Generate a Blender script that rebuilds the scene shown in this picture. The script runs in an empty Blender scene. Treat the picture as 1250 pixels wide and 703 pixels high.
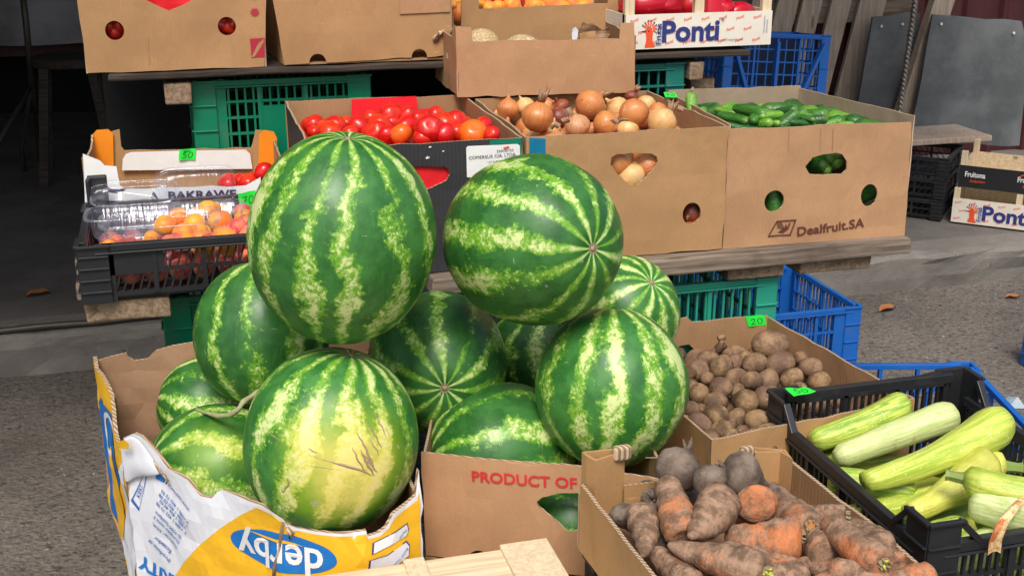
import bpy, bmesh, math, random
from math import sin, cos, pi, radians, sqrt, atan2
from mathutils import Vector, Matrix, noise, geometry, Euler
random.seed(7)
S = bpy.context.scene
COL = S.collection
# ------------------------------------------------------------ camera
FPX = 1500.0
TH = math.atan(506 / 1500)
PHI = radians(15.5)
EYE = 1.5
cam_data = bpy.data.cameras.new('camera')
cam = bpy.data.objects.new('camera', cam_data)
COL.objects.link(cam)
cam.location = (0, 0, EYE)
cam.rotation_euler = (pi / 2 - TH, 0, -PHI)
cam_data.sensor_width = 36
cam_data.lens = 36 * FPX / 1250
cam_data.clip_start = 0.05
cam_data.clip_end = 500
S.camera = cam
# ------------------------------------------------------------ sky, sun, exposure
SUN_EL, SUN_AZ = radians(56), radians(198)      # azimuth the light comes from, clockwise from +Y
world = bpy.data.worlds.new('World')
S.world = world
world.use_nodes = True
wn = world.node_tree
bg = wn.nodes['Background']
sky = wn.nodes.new('ShaderNodeTexSky')
sky.sky_type = 'NISHITA'
sky.sun_disc = False
sky.sun_elevation = SUN_EL
sky.sun_rotation = SUN_AZ
sky.dust_density = 4
sky.air_density = 1.2
sky.ozone_density = 1.0
wn.links.new(sky.outputs[0], bg.inputs[0])
bg.inputs[1].default_value = 0.15
sun_data = bpy.data.lights.new('sun', 'SUN')
sun_data.energy = 2.9
sun_data.angle = radians(22)
sun_data.color = (1.0, 0.95, 0.88)
sun = bpy.data.objects.new('sun', sun_data)
COL.objects.link(sun)
sun.rotation_euler = (pi / 2 - SUN_EL, 0, pi - SUN_AZ)
sun.location = (0, -2, 5)
S.view_settings.view_transform = 'Standard'
S.view_settings.look = 'None'
S.view_settings.gamma = 1
S.view_settings.use_curve_mapping = False
S.view_settings.exposure = 0.08

# ------------------------------------------------------------ picking points of the place
def ray(px, py):
    a = (px - 625) / FPX
    b = -(py - 351) / FPX
    fw = cos(TH) + b * sin(TH)
    v = b * cos(TH) - sin(TH)
    return Vector((a * cos(PHI) + fw * sin(PHI), -a * sin(PHI) + fw * cos(PHI), v))
O = Vector((0, 0, EYE))
def atY(px, py, y):
    r = ray(px, py); return O + r * (y / r.y)
def atZ(px, py, z):
    r = ray(px, py); return O + r * ((z - EYE) / r.z)
def atD(px, py, d):
    return O + ray(px, py) * d

# ------------------------------------------------------------ objects
def tag(o, label=None, cat=None, group=None, kind=None):
    if label: o['label'] = label
    if cat: o['category'] = cat
    if group: o['group'] = group
    if kind: o['kind'] = kind
    return o
def thing(name, label, cat, loc=(0, 0, 0), group=None):
    o = bpy.data.objects.new(name, None)
    o.empty_display_size = 0.05
    COL.objects.link(o)
    o.location = loc
    return tag(o, label, cat, group)
def rootloc(p):
    v = Vector((0, 0, 0))
    while p is not None:
        v += Vector(p.location); p = p.parent
    return v
def mesh(name, verts, faces, mat, parent=None, smooth=False, world=True, loc=None):
    """mesh given in world coordinates; its origin goes to the parent's (or to loc)"""
    off = rootloc(parent) if parent else Vector(loc or (0, 0, 0))
    if not world: off = Vector((0, 0, 0))
    me = bpy.data.meshes.new(name)
    me.from_pydata([tuple(Vector(v) - off) for v in verts], [], faces)
    me.validate()
    if isinstance(mat, (list, tuple)):
        for m in mat: me.materials.append(m)
    else:
        me.materials.append(mat)
    if smooth: me.shade_smooth()
    o = bpy.data.objects.new(name, me)
    COL.objects.link(o)
    if parent: o.parent = parent
    elif loc: o.location = loc
    return o

class Path:
    """a line on the plan (x, y); its right-hand side is the outside of the wall standing on it"""
    def __init__(s, pts, warp=None, lean=0, z0=0):
        s.p = [Vector((a[0], a[1])) for a in pts]
        s.c = [0]
        for a, b in zip(s.p, s.p[1:]): s.c.append(s.c[-1] + (b - a).length)
        s.L = s.c[-1]; s.warp = warp; s.lean = lean; s.z0 = z0
    def seg(s, i):
        d = (s.p[i + 1] - s.p[i]).normalized(); return d, Vector((d.y, -d.x))
    def at(s, u, z, off=0.0):
        i = 0
        while i < len(s.p) - 2 and u > s.c[i + 1]: i += 1
        d, n = s.seg(i)
        q = s.p[i] + d * (u - s.c[i])
        nn = n
        # soften the normal near inner corners
        for j in (i, i + 1):
            if 0 < j < len(s.p) - 1:
                w = max(0, 1 - abs(u - s.c[j]) / 0.03) * 0.5
                if w > 0:
                    d2, n2 = s.seg(j if j == i + 1 else j - 1)
                    nn = (nn * (1 - w) + n2 * w).normalized()
        k = off + (s.warp(u, z) if s.warp else 0) + s.lean * (z - s.z0)
        return Vector((q.x + nn.x * k, q.y + nn.y * k, z))
    def uz(s, px, py):
        """where the sight line through a picture point meets the wall"""
        r = ray(px, py); best = None
        for i in range(len(s.p) - 1):
            d, n = s.seg(i)
            den = n.x * r.x + n.y * r.y
            if abs(den) < 1e-9: continue
            t = (n.x * s.p[i].x + n.y * s.p[i].y) / den
            q = O + r * t
            u = (Vector((q.x, q.y)) - s.p[i]).dot(d) + s.c[i]
            out = max(0, s.c[i] - u) + max(0, u - s.c[i + 1])
            if best is None or out < best[0] - 1e-6: best = (out, u, q.z)
        return (best[1], best[2])

def densify(loop, step, jag=0.0, seed=0):
    out = []; n = len(loop)
    for i in range(n):
        a = Vector(loop[i]); b = Vector(loop[(i + 1) % n]); L = (b - a).length
        k = max(1, int(L / step))
        for j in range(k):
            q = a.lerp(b, j / k)
            if jag and j:
                nz = noise.noise(Vector((q.x * 60, q.y * 60, seed)))
                dirn = Vector((-(b - a).y, (b - a).x)) / max(L, 1e-6)
                q = q + dirn * nz * jag
            out.append(q)
    return out
def inside(pt, loop):
    x, y = pt; c = False; n = len(loop); j = n - 1
    for i in range(n):
        xi, yi = loop[i]; xj, yj = loop[j]
        if (yi > y) != (yj > y) and x < (xj - xi) * (y - yi) / (yj - yi) + xi: c = not c
        j = i
    return c
def tess(outline, holes, res, jag=0.0, seed=0):
    loops = [densify(outline, res, jag, seed)] + [densify(h, min(res, .006), jag * .4, seed) for h in holes]
    vs = []; es = []
    for lp in loops:
        b = len(vs); vs += lp
        es += [(b + i, b + (i + 1) % len(lp)) for i in range(len(lp))]
    x0 = min(v.x for v in loops[0]); x1 = max(v.x for v in loops[0])
    y0 = min(v.y for v in loops[0]); y1 = max(v.y for v in loops[0])
    nx = int((x1 - x0) / res); ny = int((y1 - y0) / res)
    T = [[tuple(v) for v in lp] for lp in loops]
    if nx * ny < 6000:
        for i in range(1, nx):
            for j in range(1, ny):
                q = (x0 + (x1 - x0) * i / nx + (j % 2) * res * .3, y0 + (y1 - y0) * j / ny)
                if inside(q, T[0]) and not any(inside(q, h) for h in T[1:]):
                    vs.append(Vector(q))
    r = geometry.delaunay_2d_cdt(vs, es, [], 0, 1e-6)
    V = r[0]; F = []
    for f in r[2]:
        c = ((V[f[0]].x + V[f[1]].x + V[f[2]].x) / 3, (V[f[0]].y + V[f[1]].y + V[f[2]].y) / 3)
        if inside(c, T[0]) and not any(inside(c, h) for h in T[1:]): F.append(tuple(f))
    return V, F
def sheet(name, mat, path, outline, parent, holes=(), t=0.004, res=0.03, off=0.0, jag=0.0, seed=0, mats=None):
    """a board of thickness t standing on a path (outer face at off, body inwards); t = 0 gives flat print"""
    V, F = tess([Vector(o) for o in outline], [[Vector(q) for q in h] for h in holes], res, jag, seed)
    a = V[F[0][0]]; b = V[F[0][1]]; c = V[F[0][2]]
    if (b - a).cross(c - a) < 0: F = [f[::-1] for f in F]
    outer = [path.at(v.x, v.y, off) for v in V]
    if t == 0:
        return mesh(name, outer, F, mat, parent)
    inner = [path.at(v.x, v.y, off - t) for v in V]
    n = len(V); faces = list(F) + [tuple(n + i for i in f[::-1]) for f in F]
    ed = {}
    for f in F:
        for i in range(3):
            e = (f[i], f[(i + 1) % 3]); ed[e] = 1
    nf = len(faces)
    for (p, q) in ed:
        if (q, p) not in ed: faces.append((q, p, n + p, n + q))
    o = mesh(name, outer + inner, faces, mat, parent)
    if isinstance(mat, (list, tuple)) and len(mat) > 1 and len(o.data.polygons) == len(faces):
        idx = [0] * len(F) + [1] * (len(faces) - len(F))
        if len(mat) > 2: idx = [0] * len(F) + [1] * len(F) + [2] * (len(faces) - 2 * len(F))
        o.data.polygons.foreach_set('material_index', idx)
    return o
def rect(u0, z0, u1, z1): return [(u0, z0), (u1, z0), (u1, z1), (u0, z1)]
def circ(u, z, r, n=22, rz=None, jig=0):
    return [(u + r * cos(2 * pi * i / n), z + (rz or r) * sin(2 * pi * i / n)) for i in range(n)]

_txt = {}
def text2d(body, bold=0.0, shear=0.0, space=1.0):
    key = (body, bold, shear, space)
    if key in _txt: return _txt[key]
    cu = bpy.data.curves.new('t', 'FONT')
    cu.body = body; cu.size = 1; cu.align_x = 'CENTER'; cu.align_y = 'CENTER'
    cu.offset = bold; cu.shear = shear; cu.space_character = space; cu.resolution_u = 3
    cu.fill_mode = 'FRONT'
    o = bpy.data.objects.new('t', cu); COL.objects.link(o)
    dg = bpy.context.evaluated_depsgraph_get()
    me = bpy.data.meshes.new_from_object(o.evaluated_get(dg))
    V = [v.co.to_2d() for v in me.vertices]; F = [tuple(p.vertices) for p in me.polygons]
    bpy.data.objects.remove(o); bpy.data.curves.remove(cu); bpy.data.meshes.remove(me)
    _txt[key] = (V, F); return V, F
def lettering(name, body, mat, path, u, z, size, parent, ang=0.0, bold=0.0, sx=1.0, off=0.0016, shear=0.0, space=1.0, width=None):
    V, F = text2d(body, bold, shear, space)
    if width:
        w = max(v.x for v in V) - min(v.x for v in V); sx = width / (w * size)
    P = []
    for v in V:
        x, y = v.x * size * sx, v.y * size
        P.append(path.at(u + x * cos(ang) - y * sin(ang), z + x * sin(ang) + y * cos(ang), off))
    return mesh(name, P, F, mat, parent)

class MB:
    def __init__(s): s.v = []; s.f = []
    def hexa(s, P):
        b = len(s.v); s.v += P
        s.f += [(b, b + 3, b + 2, b + 1), (b + 4, b + 5, b + 6, b + 7), (b, b + 1, b + 5, b + 4), (b + 1, b + 2, b + 6, b + 5), (b + 2, b + 3, b + 7, b + 6), (b + 3, b, b + 4, b + 7)]
    def box(s, x0, y0, z0, x1, y1, z1):
        s.hexa([Vector(p) for p in ((x0, y0, z0), (x1, y0, z0), (x1, y1, z0), (x0, y1, z0), (x0, y0, z1), (x1, y0, z1), (x1, y1, z1), (x0, y1, z1))])
    def bar(s, path, u0, z0, u1, z1, t, off=0.0, su0=0, su1=0):
        """bar on a path from (u0,z0) to (u1,z1); su shifts the top edge sideways for slanted bars"""
        P = [path.at(u0, z0, off), path.at(u1, z0, off), path.at(u1, z0, off - t), path.at(u0, z0, off - t),
             path.at(u0 + su0, z1, off), path.at(u1 + su1, z1, off), path.at(u1 + su1, z1, off - t), path.at(u0 + su0, z1, off - t)]
        s.hexa(P)
    def beam(s, a, b, w, h, up=Vector((0, 0, 1))):
        a = Vector(a); b = Vector(b); d = (b - a).normalized(); sd = d.cross(up).normalized(); u2 = sd.cross(d).normalized()
        P = []
        for p in (a, b):
            P += [p - sd * w / 2 - u2 * h / 2, p + sd * w / 2 - u2 * h / 2, p + sd * w / 2 + u2 * h / 2, p - sd * w / 2 + u2 * h / 2]
        s.hexa(P)
    def tube(s, pts, r, n=8, cap=True):
        pts = [Vector(p) for p in pts]; base = len(s.v); m = len(pts)
        rr = r if isinstance(r, (list, tuple)) else [r] * m
        ref = Vector((0.3, 0.2, 1)).normalized()
        for i, p in enumerate(pts):
            d = (pts[min(i + 1, m - 1)] - pts[max(i - 1, 0)]).normalized()
            a = d.cross(ref); a = a.normalized() if a.length > 1e-4 else Vector((1, 0, 0)); b = d.cross(a)
            for k in range(n): s.v.append(p + (a * cos(2 * pi * k / n) + b * sin(2 * pi * k / n)) * rr[i])
        for i in range(m - 1):
            for k in range(n):
                s.f.append((base + i * n + k, base + i * n + (k + 1) % n, base + (i + 1) * n + (k + 1) % n, base + (i + 1) * n + k))
        if cap:
            s.f.append(tuple(base + k for k in range(n))[::-1]); s.f.append(tuple(base + (m - 1) * n + k for k in range(n)))
    def build(s, name, mat, parent=None, smooth=False, loc=None):
        return mesh(name, s.v, s.f, mat, parent, smooth, True, loc)
def bevel(o, w=0.003, seg=2):
    m = o.modifiers.new('bevel', 'BEVEL'); m.width = w; m.segments = seg; m.limit_method = 'ANGLE'; m.angle_limit = radians(40); return o

# ------------------------------------------------------------ materials
class NT:
    def __init__(s, name):
        s.m = bpy.data.materials.new(name); s.m.use_nodes = True; s.t = s.m.node_tree
        s.b = s.t.nodes['Principled BSDF']
        s.tc = s.t.nodes.new('ShaderNodeTexCoord'); s.oi = s.t.nodes.new('ShaderNodeObjectInfo')
    def L(s, a, b): s.t.links.new(a, b)
    def set(s, sock, v):
        if isinstance(v, bpy.types.NodeSocket): s.L(v, sock)
        elif isinstance(v, (tuple, list)) and len(v) == 3 and sock.type == 'RGBA': sock.default_value = (*v, 1)
        else: sock.default_value = v
    def math(s, op, a, b=None, c=None, clamp=False):
        n = s.t.nodes.new('ShaderNodeMath'); n.operation = op; n.use_clamp = clamp
        for i, v in enumerate((a, b, c)):
            if v is not None: s.set(n.inputs[i], v)
        return n.outputs[0]
    def vec(s, op, a, b=None):
        n = s.t.nodes.new('ShaderNodeVectorMath'); n.operation = op
        s.set(n.inputs[0], a)
        if b is not None: s.set(n.inputs['Scale'] if op == 'SCALE' else n.inputs[1], b)
        return n.outputs['Value'] if op in ('LENGTH', 'DOT_PRODUCT') else n.outputs[0]
    def sep(s, v):
        n = s.t.nodes.new('ShaderNodeSeparateXYZ'); s.L(v, n.inputs[0]); return n.outputs
    def comb(s, x, y, z):
        n = s.t.nodes.new('ShaderNodeCombineXYZ')
        for i, v in enumerate((x, y, z)): s.set(n.inputs[i], v)
        return n.outputs[0]
    def noise(s, v, scale, detail=4, rough=0.55, dist=0.0, col=False):
        n = s.t.nodes.new('ShaderNodeTexNoise'); s.L(v, n.inputs['Vector'])
        n.inputs['Scale'].default_value = scale; n.inputs['Detail'].default_value = detail
        n.inputs['Roughness'].default_value = rough; n.inputs['Distortion'].default_value = dist
        return n.outputs['Color'] if col else n.outputs[0]
    def voro(s, v, scale, feature='F1', out='Distance'):
        n = s.t.nodes.new('ShaderNodeTexVoronoi'); n.feature = feature; s.L(v, n.inputs['Vector']); n.inputs['Scale'].default_value = scale
        return n.outputs[out]
    def ramp(s, f, stops, interp='LINEAR'):
        n = s.t.nodes.new('ShaderNodeValToRGB'); n.color_ramp.interpolation = interp
        e = n.color_ramp.elements
        while len(e) < len(stops): e.new(0.5)
        for i, (p, c) in enumerate(stops):
            e[i].position = p; e[i].color = (*c, 1) if len(c) == 3 else c
        s.L(f, n.inputs[0]); return n.outputs[0]
    def step(s, f, a, b, lo=0.0, hi=1.0):
        n = s.t.nodes.new('ShaderNodeMapRange'); n.interpolation_type = 'SMOOTHSTEP'
        s.set(n.inputs[0], f); s.set(n.inputs[1], a); s.set(n.inputs[2], b)
        n.inputs[3].default_value = lo; n.inputs[4].default_value = hi; return n.outputs[0]
    def mix(s, f, a, b, mode='MIX'):
        n = s.t.nodes.new('ShaderNodeMix'); n.data_type = 'RGBA'; n.blend_type = mode
        s.set(n.inputs[0], f); s.set(n.inputs[6], a); s.set(n.inputs[7], b); return n.outputs[2]
    def bump(s, h, strength=0.3, dist=0.002, nrm=None):
        n = s.t.nodes.new('ShaderNodeBump'); n.inputs['Strength'].default_value = strength; n.inputs['Distance'].default_value = dist
        s.L(h, n.inputs['Height'])
        if nrm is not None: s.L(nrm, n.inputs['Normal'])
        return n.outputs[0]
    def done(s, col, rough=0.6, nrm=None, **kw):
        s.set(s.b.inputs['Base Color'], col); s.set(s.b.inputs['Roughness'], rough)
        if nrm is not None: s.L(nrm, s.b.inputs['Normal'])
        for k, v in kw.items(): s.set(s.b.inputs[k.replace('_', ' ')], v)
        return s.m
def rndvec(n):
    """object coordinates moved by a random amount for each object"""
    r = n.math('MULTIPLY', n.oi.outputs['Random'], 37.0)
    return n.vec('ADD', n.tc.outputs['Object'], n.comb(r, r, r))

def m_card(name, col, flute=0.35, stain=0.5, rough=0.85, dark=None, edge=False):
    n = NT(name); v = n.tc.outputs['Object']; w = rndvec(n)
    x, y, z = n.sep(v)
    f = n.math('SINE', n.math('MULTIPLY', n.math('ADD', x, y), 2 * pi / 0.0075))
    big = n.noise(w, 6, 5, .6); fine = n.noise(w, 240, 3, .6)
    fib = n.noise(n.vec('MULTIPLY', w, (300, 300, 60)), 1, 3, .6)
    dk = dark or tuple(c * .66 for c in col)
    c = n.mix(n.step(big, .34, .68), dk, col)
    c = n.mix(stain, col, c)
    c = n.mix(n.math('MULTIPLY', n.step(fine, .3, .7), .18), c, tuple(c_ * .55 for c_ in col))
    spot = n.step(n.noise(w, 28, 4, .7), .70, .76)
    c = n.mix(n.math('MULTIPLY', spot, .35), c, tuple(c_ * .45 for c_ in col))
    stn = n.step(n.noise(w, 3.2, 6, .7), .52, .72, 0, .35)
    c = n.mix(stn, c, tuple(c_ * .55 for c_ in col))
    fold = n.step(n.math('ABSOLUTE', n.math('SUBTRACT', n.noise(n.vec('MULTIPLY', w, (5, 5, 2.5)), 1, 2, .4, .3), .5)), .0, .010, .14, 0)
    c = n.mix(fold, c, tuple(c_ * .62 for c_ in col))
    scuff = n.step(n.noise(n.vec('MULTIPLY', w, (9, 9, 60)), 1, 4, .7), .69, .72)
    c = n.mix(n.math('MULTIPLY', scuff, .35), c, tuple(min(1, c_ * 1.5) for c_ in col))
    if edge: c = n.mix(n.step(n.math('ADD', f, n.math('MULTIPLY', fine, .8)), .2, .9, .75, 0), c, (.13, .075, .04))
    h = n.math('ADD', n.math('MULTIPLY', f, flute * .5), n.math('ADD', n.math('MULTIPLY', fib, .5), n.math('MULTIPLY', n.noise(w, 14, 4), 2.5)))
    return n.done(c, rough, n.bump(h, .35, .0011), Specular_IOR_Level=.25)
def m_print(name, col, wear=.5, rough=.55):
    """ink or coated paper with scuffs and creases"""
    n = NT(name); w = rndvec(n)
    a = n.noise(w, 9, 6, .65); b = n.noise(n.vec('MULTIPLY', w, (40, 40, 9)), 1, 5, .7)
    c = n.mix(n.step(a, .35, .75, 0, .35), col, tuple(q * .72 for q in col))
    c = n.mix(n.math('MULTIPLY', n.step(b, .66, .72), wear * .6), c, (.62, .56, .48))
    c = n.mix(n.math('MULTIPLY', n.step(n.noise(w, 60, 3, .7), .68, .74), wear * .5), c, (.25, .2, .15))
    h = n.math('ADD', n.noise(w, 20, 5, .6), n.math('MULTIPLY', n.noise(n.vec('MULTIPLY', w, (120, 120, 12)), 1, 2), .3))
    return n.done(c, rough, n.bump(h, .5, .003), Specular_IOR_Level=.4)
def m_plastic(name, col, rough=.42, dirt=.5, dcol=(.12, .10, .08)):
    n = NT(name); w = rndvec(n)
    d = n.step(n.noise(w, 18, 6, .7), .5, .75)
    c = n.mix(n.math('MULTIPLY', d, dirt), col, dcol)
    c = n.mix(n.step(n.noise(w, 4, 3), .3, .7, 0, .3), c, tuple(q * .7 for q in col))
    r = n.math('ADD', rough, n.math('MULTIPLY', d, .25))
    return n.done(c, r, n.bump(n.noise(w, 90, 4), .15, .001))
def m_wood(name, col, dark, axis=0, rough=.75, grime=.5):
    n = NT(name); w = rndvec(n)
    sc = [110, 110, 110]; sc[axis] = 5
    g = n.noise(n.vec('MULTIPLY', w, tuple(sc)), 1, 6, .65, .6)
    k = n.noise(w, 7, 5, .6)
    c = n.mix(n.step(g, .3, .68), dark, col)
    c = n.mix(n.math('MULTIPLY', n.step(k, .48, .72), grime), c, tuple(q * .5 for q in dark))
    kn = n.voro(n.vec('MULTIPLY', w, tuple(3.0 if i == axis else 13.0 for i in range(3))), 1)
    c = n.mix(n.step(kn, .06, .13, .7, 0), c, tuple(q * .35 for q in dark))
    return n.done(c, rough, n.bump(n.math('ADD', g, n.math('MULTIPLY', k, .6)), .5, .002), Specular_IOR_Level=.25)
def m_plain(name, col, rough=.6, **kw):
    n = NT(name); w = rndvec(n)
    c = n.mix(n.step(n.noise(w, 12, 4), .3, .7, 0, .5), col, tuple(q * .75 for q in col))
    return n.done(c, rough, n.bump(n.noise(w, 60, 3), .1, .001), **kw)

KRAFT = (.47, .27, .125)
M = dict(
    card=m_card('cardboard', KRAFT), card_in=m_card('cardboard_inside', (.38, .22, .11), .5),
    card_red=m_card('cardboard_reddish', (.50, .285, .150), .5), card_dk=m_card('cardboard_brown', (.38, .225, .13), .3),
    card_yel=m_card('cardboard_ochre', (.47, .27, .115), .25), card_edge=m_card('cardboard_edge', (.60, .44, .29), 1.0, edge=True),
    card_grey=m_card('cardboard_grey', (.36, .27, .19), .4),
    black_print=m_card('black_printed_card', (.042, .043, .046), 1.4, .3, .6, (.03, .03, .03)),
    white=m_print('white_coated_card', (.72, .74, .78), .35), white2=m_print('white_card', (.80, .80, .78), .15),
    cream=m_print('cream_card', (.78, .72, .62), .1),
    yellow=m_print('yellow_print', (.85, .47, .02), .35), blue=m_print('blue_print', (.012, .17, .52), .2),
    dblue=m_plain('navy_ink', (.025, .035, .20)), orange=m_print('orange_print', (.85, .26, .01), .2),
    redp=m_print('red_print', (.75, .012, .02), .15), reddk=m_plain('crimson_ink', (.42, .02, .045)),
    redink=m_plain('red_ink', (.62, .03, .035)), brownink=m_plain('brown_ink', (.13, .035, .02)),
    orink=m_plain('orange_ink', (.85, .09, .02)), purple=m_plain('purple_ink', (.045, .02, .10)),
    teal=m_print('teal_print', (.0, .16, .30), .3), greenp=m_print('green_print', (.0, .17, .10), .2),
    black=m_plain('black_ink', (.012, .012, .014)), whiteink=m_plain('white_ink', (.78, .78, .76)),
    blueink=m_plain('blue_ink', (.03, .12, .42)),
    tag=m_plain('neon_green_paper', (.02, .83, .06), .5), ink=m_plain('marker_ink', (.004, .06, .01)),
    pgreen=m_plastic('green_plastic', (.0, .195, .095), .38, .4), pteal=m_plastic('pale_teal_plastic', (.02, .31, .205), .38, .4),
    pdteal=m_plastic('dark_teal_plastic', (.01, .17, .14), .4, .3),
    pblue=m_plastic('blue_plastic', (.01, .12, .46), .38, .3), pdblue=m_plastic('deep_blue_plastic', (.012, .13, .50), .4, .4),
    pblack=m_plastic('black_plastic', (.017, .018, .021), .38, .3, (.05, .047, .044)),
    board=m_wood('weathered_board', (.27, .215, .165), (.10, .075, .055), 0), board_dk=m_wood('shaded_board', (.075, .058, .045), (.026, .020, .016), 0),  # dark copy: shade under the top boxes and round the stool, in the colour
    board_y=m_wood('weathered_board_end', (.33, .235, .155), (.14, .095, .06), 1),
    slat=m_wood('pallet_slat', (.50, .40, .31), (.32, .25, .19), 2, .8, .3),
    lwood=m_wood('pale_poplar', (.75, .62, .42), (.55, .42, .26), 0, .6, .2),
    lwoodz=m_wood('pale_poplar_post', (.75, .62, .43), (.58, .45, .29), 2, .6, .15),
    steel=m_plain('rusty_steel', (.10, .085, .07), .5, Metallic=.5),
)
# ------------------------------------------------------------ produce materials
def m_melon(name, N=12, patch=None, wide=0.0, tint=1.0):
    n = NT(name); v = n.tc.outputs['Object']; w = rndvec(n)
    x, y, z = n.sep(v)
    ang = n.math('ARCTAN2', y, x)
    rad = n.vec('LENGTH', v)
    ct = n.math('DIVIDE', z, rad)
    st = n.math('SQRT', n.math('MAXIMUM', n.math('SUBTRACT', 1.0, n.math('MULTIPLY', ct, ct)), 0.0))   # 0 at the poles
    d1 = n.math('MULTIPLY', n.math('SUBTRACT', n.noise(w, 8, 2, .5), .5), .75)
    d2 = n.math('MULTIPLY', n.math('SUBTRACT', n.noise(w, 38, 4, .7), .5), .40)
    dist = n.math('MULTIPLY', n.math('ADD', d1, d2), n.step(st, .08, .75))
    ph = n.math('MULTIPLY', n.oi.outputs['Random'], 6.28)
    a = n.math('ADD', n.math('MULTIPLY', n.math('ADD', ang, dist), float(N)), ph)
    a2 = n.math('ADD', n.math('MULTIPLY', n.math('ADD', ang, dist), float(N // 2)), n.math('MULTIPLY', ph, 2.0))
    s = n.math('ADD', n.math('COSINE', a), n.math('MULTIPLY', n.math('COSINE', a2), .35))
    wid = n.math('MULTIPLY', n.math('SUBTRACT', n.noise(w, 10, 3, .55), .5), 3.8)
    mot = n.math('SUBTRACT', n.noise(w, 72, 6, .80, .8), .5)
    mot2 = n.math('SUBTRACT', n.noise(w, 210, 4, .7, .6), .5)
    mot3 = n.math('SUBTRACT', n.voro(n.vec('ADD', w, n.vec('SCALE', n.noise(w, 60, 3, col=True), .02)), 130, 'SMOOTH_F1'), .35)
    k = n.step(st, .15, .7, .22, 1.0)
    tex = n.math('ADD', n.math('MULTIPLY', mot, 3.4), n.math('ADD', n.math('MULTIPLY', mot2, 1.8), n.math('MULTIPLY', mot3, -.9)))
    m = n.math('ADD', n.math('ADD', s, wide), n.math('MULTIPLY', k, n.math('ADD', tex, wid)))
    band = n.step(m, -.30, .55)
    pale = n.step(n.math('ADD', m, n.math('MULTIPLY', tex, .7)), .40, 1.55)
    vein = n.step(n.math('ADD', n.noise(n.comb(n.math('MULTIPLY', ang, 9.0), n.math('MULTIPLY', ct, 1.3), ph), 3.0, 4, .7), n.math('MULTIPLY', mot2, .5)), .56, .70, 0, .55)
    dark = n.mix(n.step(n.noise(w, 24, 5, .65), .32, .68), tuple(q * tint for q in (.015, .078, .014)), tuple(q * tint for q in (.036, .140, .027)))
    c = n.mix(n.math('MULTIPLY', vein, n.step(st, .1, .5)), dark, (.045, .22, .03))
    c = n.mix(band, c, (.135, .34, .018))
    c = n.mix(n.math('MULTIPLY', pale, .95), c, (.60, .68, .29))
    nearp = n.math('MULTIPLY', n.step(st, .0, .35, 1, 0), n.step(s, .55, 1.0))
    c = n.mix(nearp, c, (.50, .62, .26))
    if patch:
        dv = n.vec('DOT_PRODUCT', n.vec('NORMALIZE', v), tuple(patch[:3]))
        pz = n.math('ADD', dv, n.math('MULTIPLY', n.math('SUBTRACT', n.noise(w, 14, 4, .6), .5), .30))
        f1 = n.step(pz, patch[3], patch[3] + .30)
        yel = n.mix(band, (.20, .36, .012), (.62, .62, .10))
        yel = n.mix(n.math('MULTIPLY', pale, .7), yel, (.74, .68, .36))
        c = n.mix(n.math('MULTIPLY', f1, patch[4]), c, yel)
        f2 = n.step(pz, patch[3] + .22, patch[3] + .42)
        c = n.mix(n.math('MULTIPLY', f2, patch[4] * .8), c, (.76, .62, .16))
    sp = n.step(n.noise(w, 34, 2, .5), .745, .77, 0, .6)
    c = n.mix(sp, c, (.40, .36, .22))
    scr = n.step(n.noise(n.vec('MULTIPLY', w, (22, 90, 260)), 1, 2, .5), .72, .75, 0, .4)
    c = n.mix(scr, c, (.42, .46, .30))
    c = n.mix(n.step(ct, .9975, .9992), c, (.25, .19, .12))
    waxy = n.step(n.noise(w, 12, 4), .3, .75, .33, .52)
    h = n.math('ADD', n.math('MULTIPLY', n.noise(w, 22, 4), 1.1), n.math('MULTIPLY', mot, .3))
    return n.done(c, waxy, n.bump(h, .22, .003), Specular_IOR_Level=.42)
MELP = [(13, -.05, 1.35), (11, -.15, 1.2), (11, -.5, .9), (13, .25, 1.6), (10, -.1, 1.3), (12, .15, 1.5)]

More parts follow.
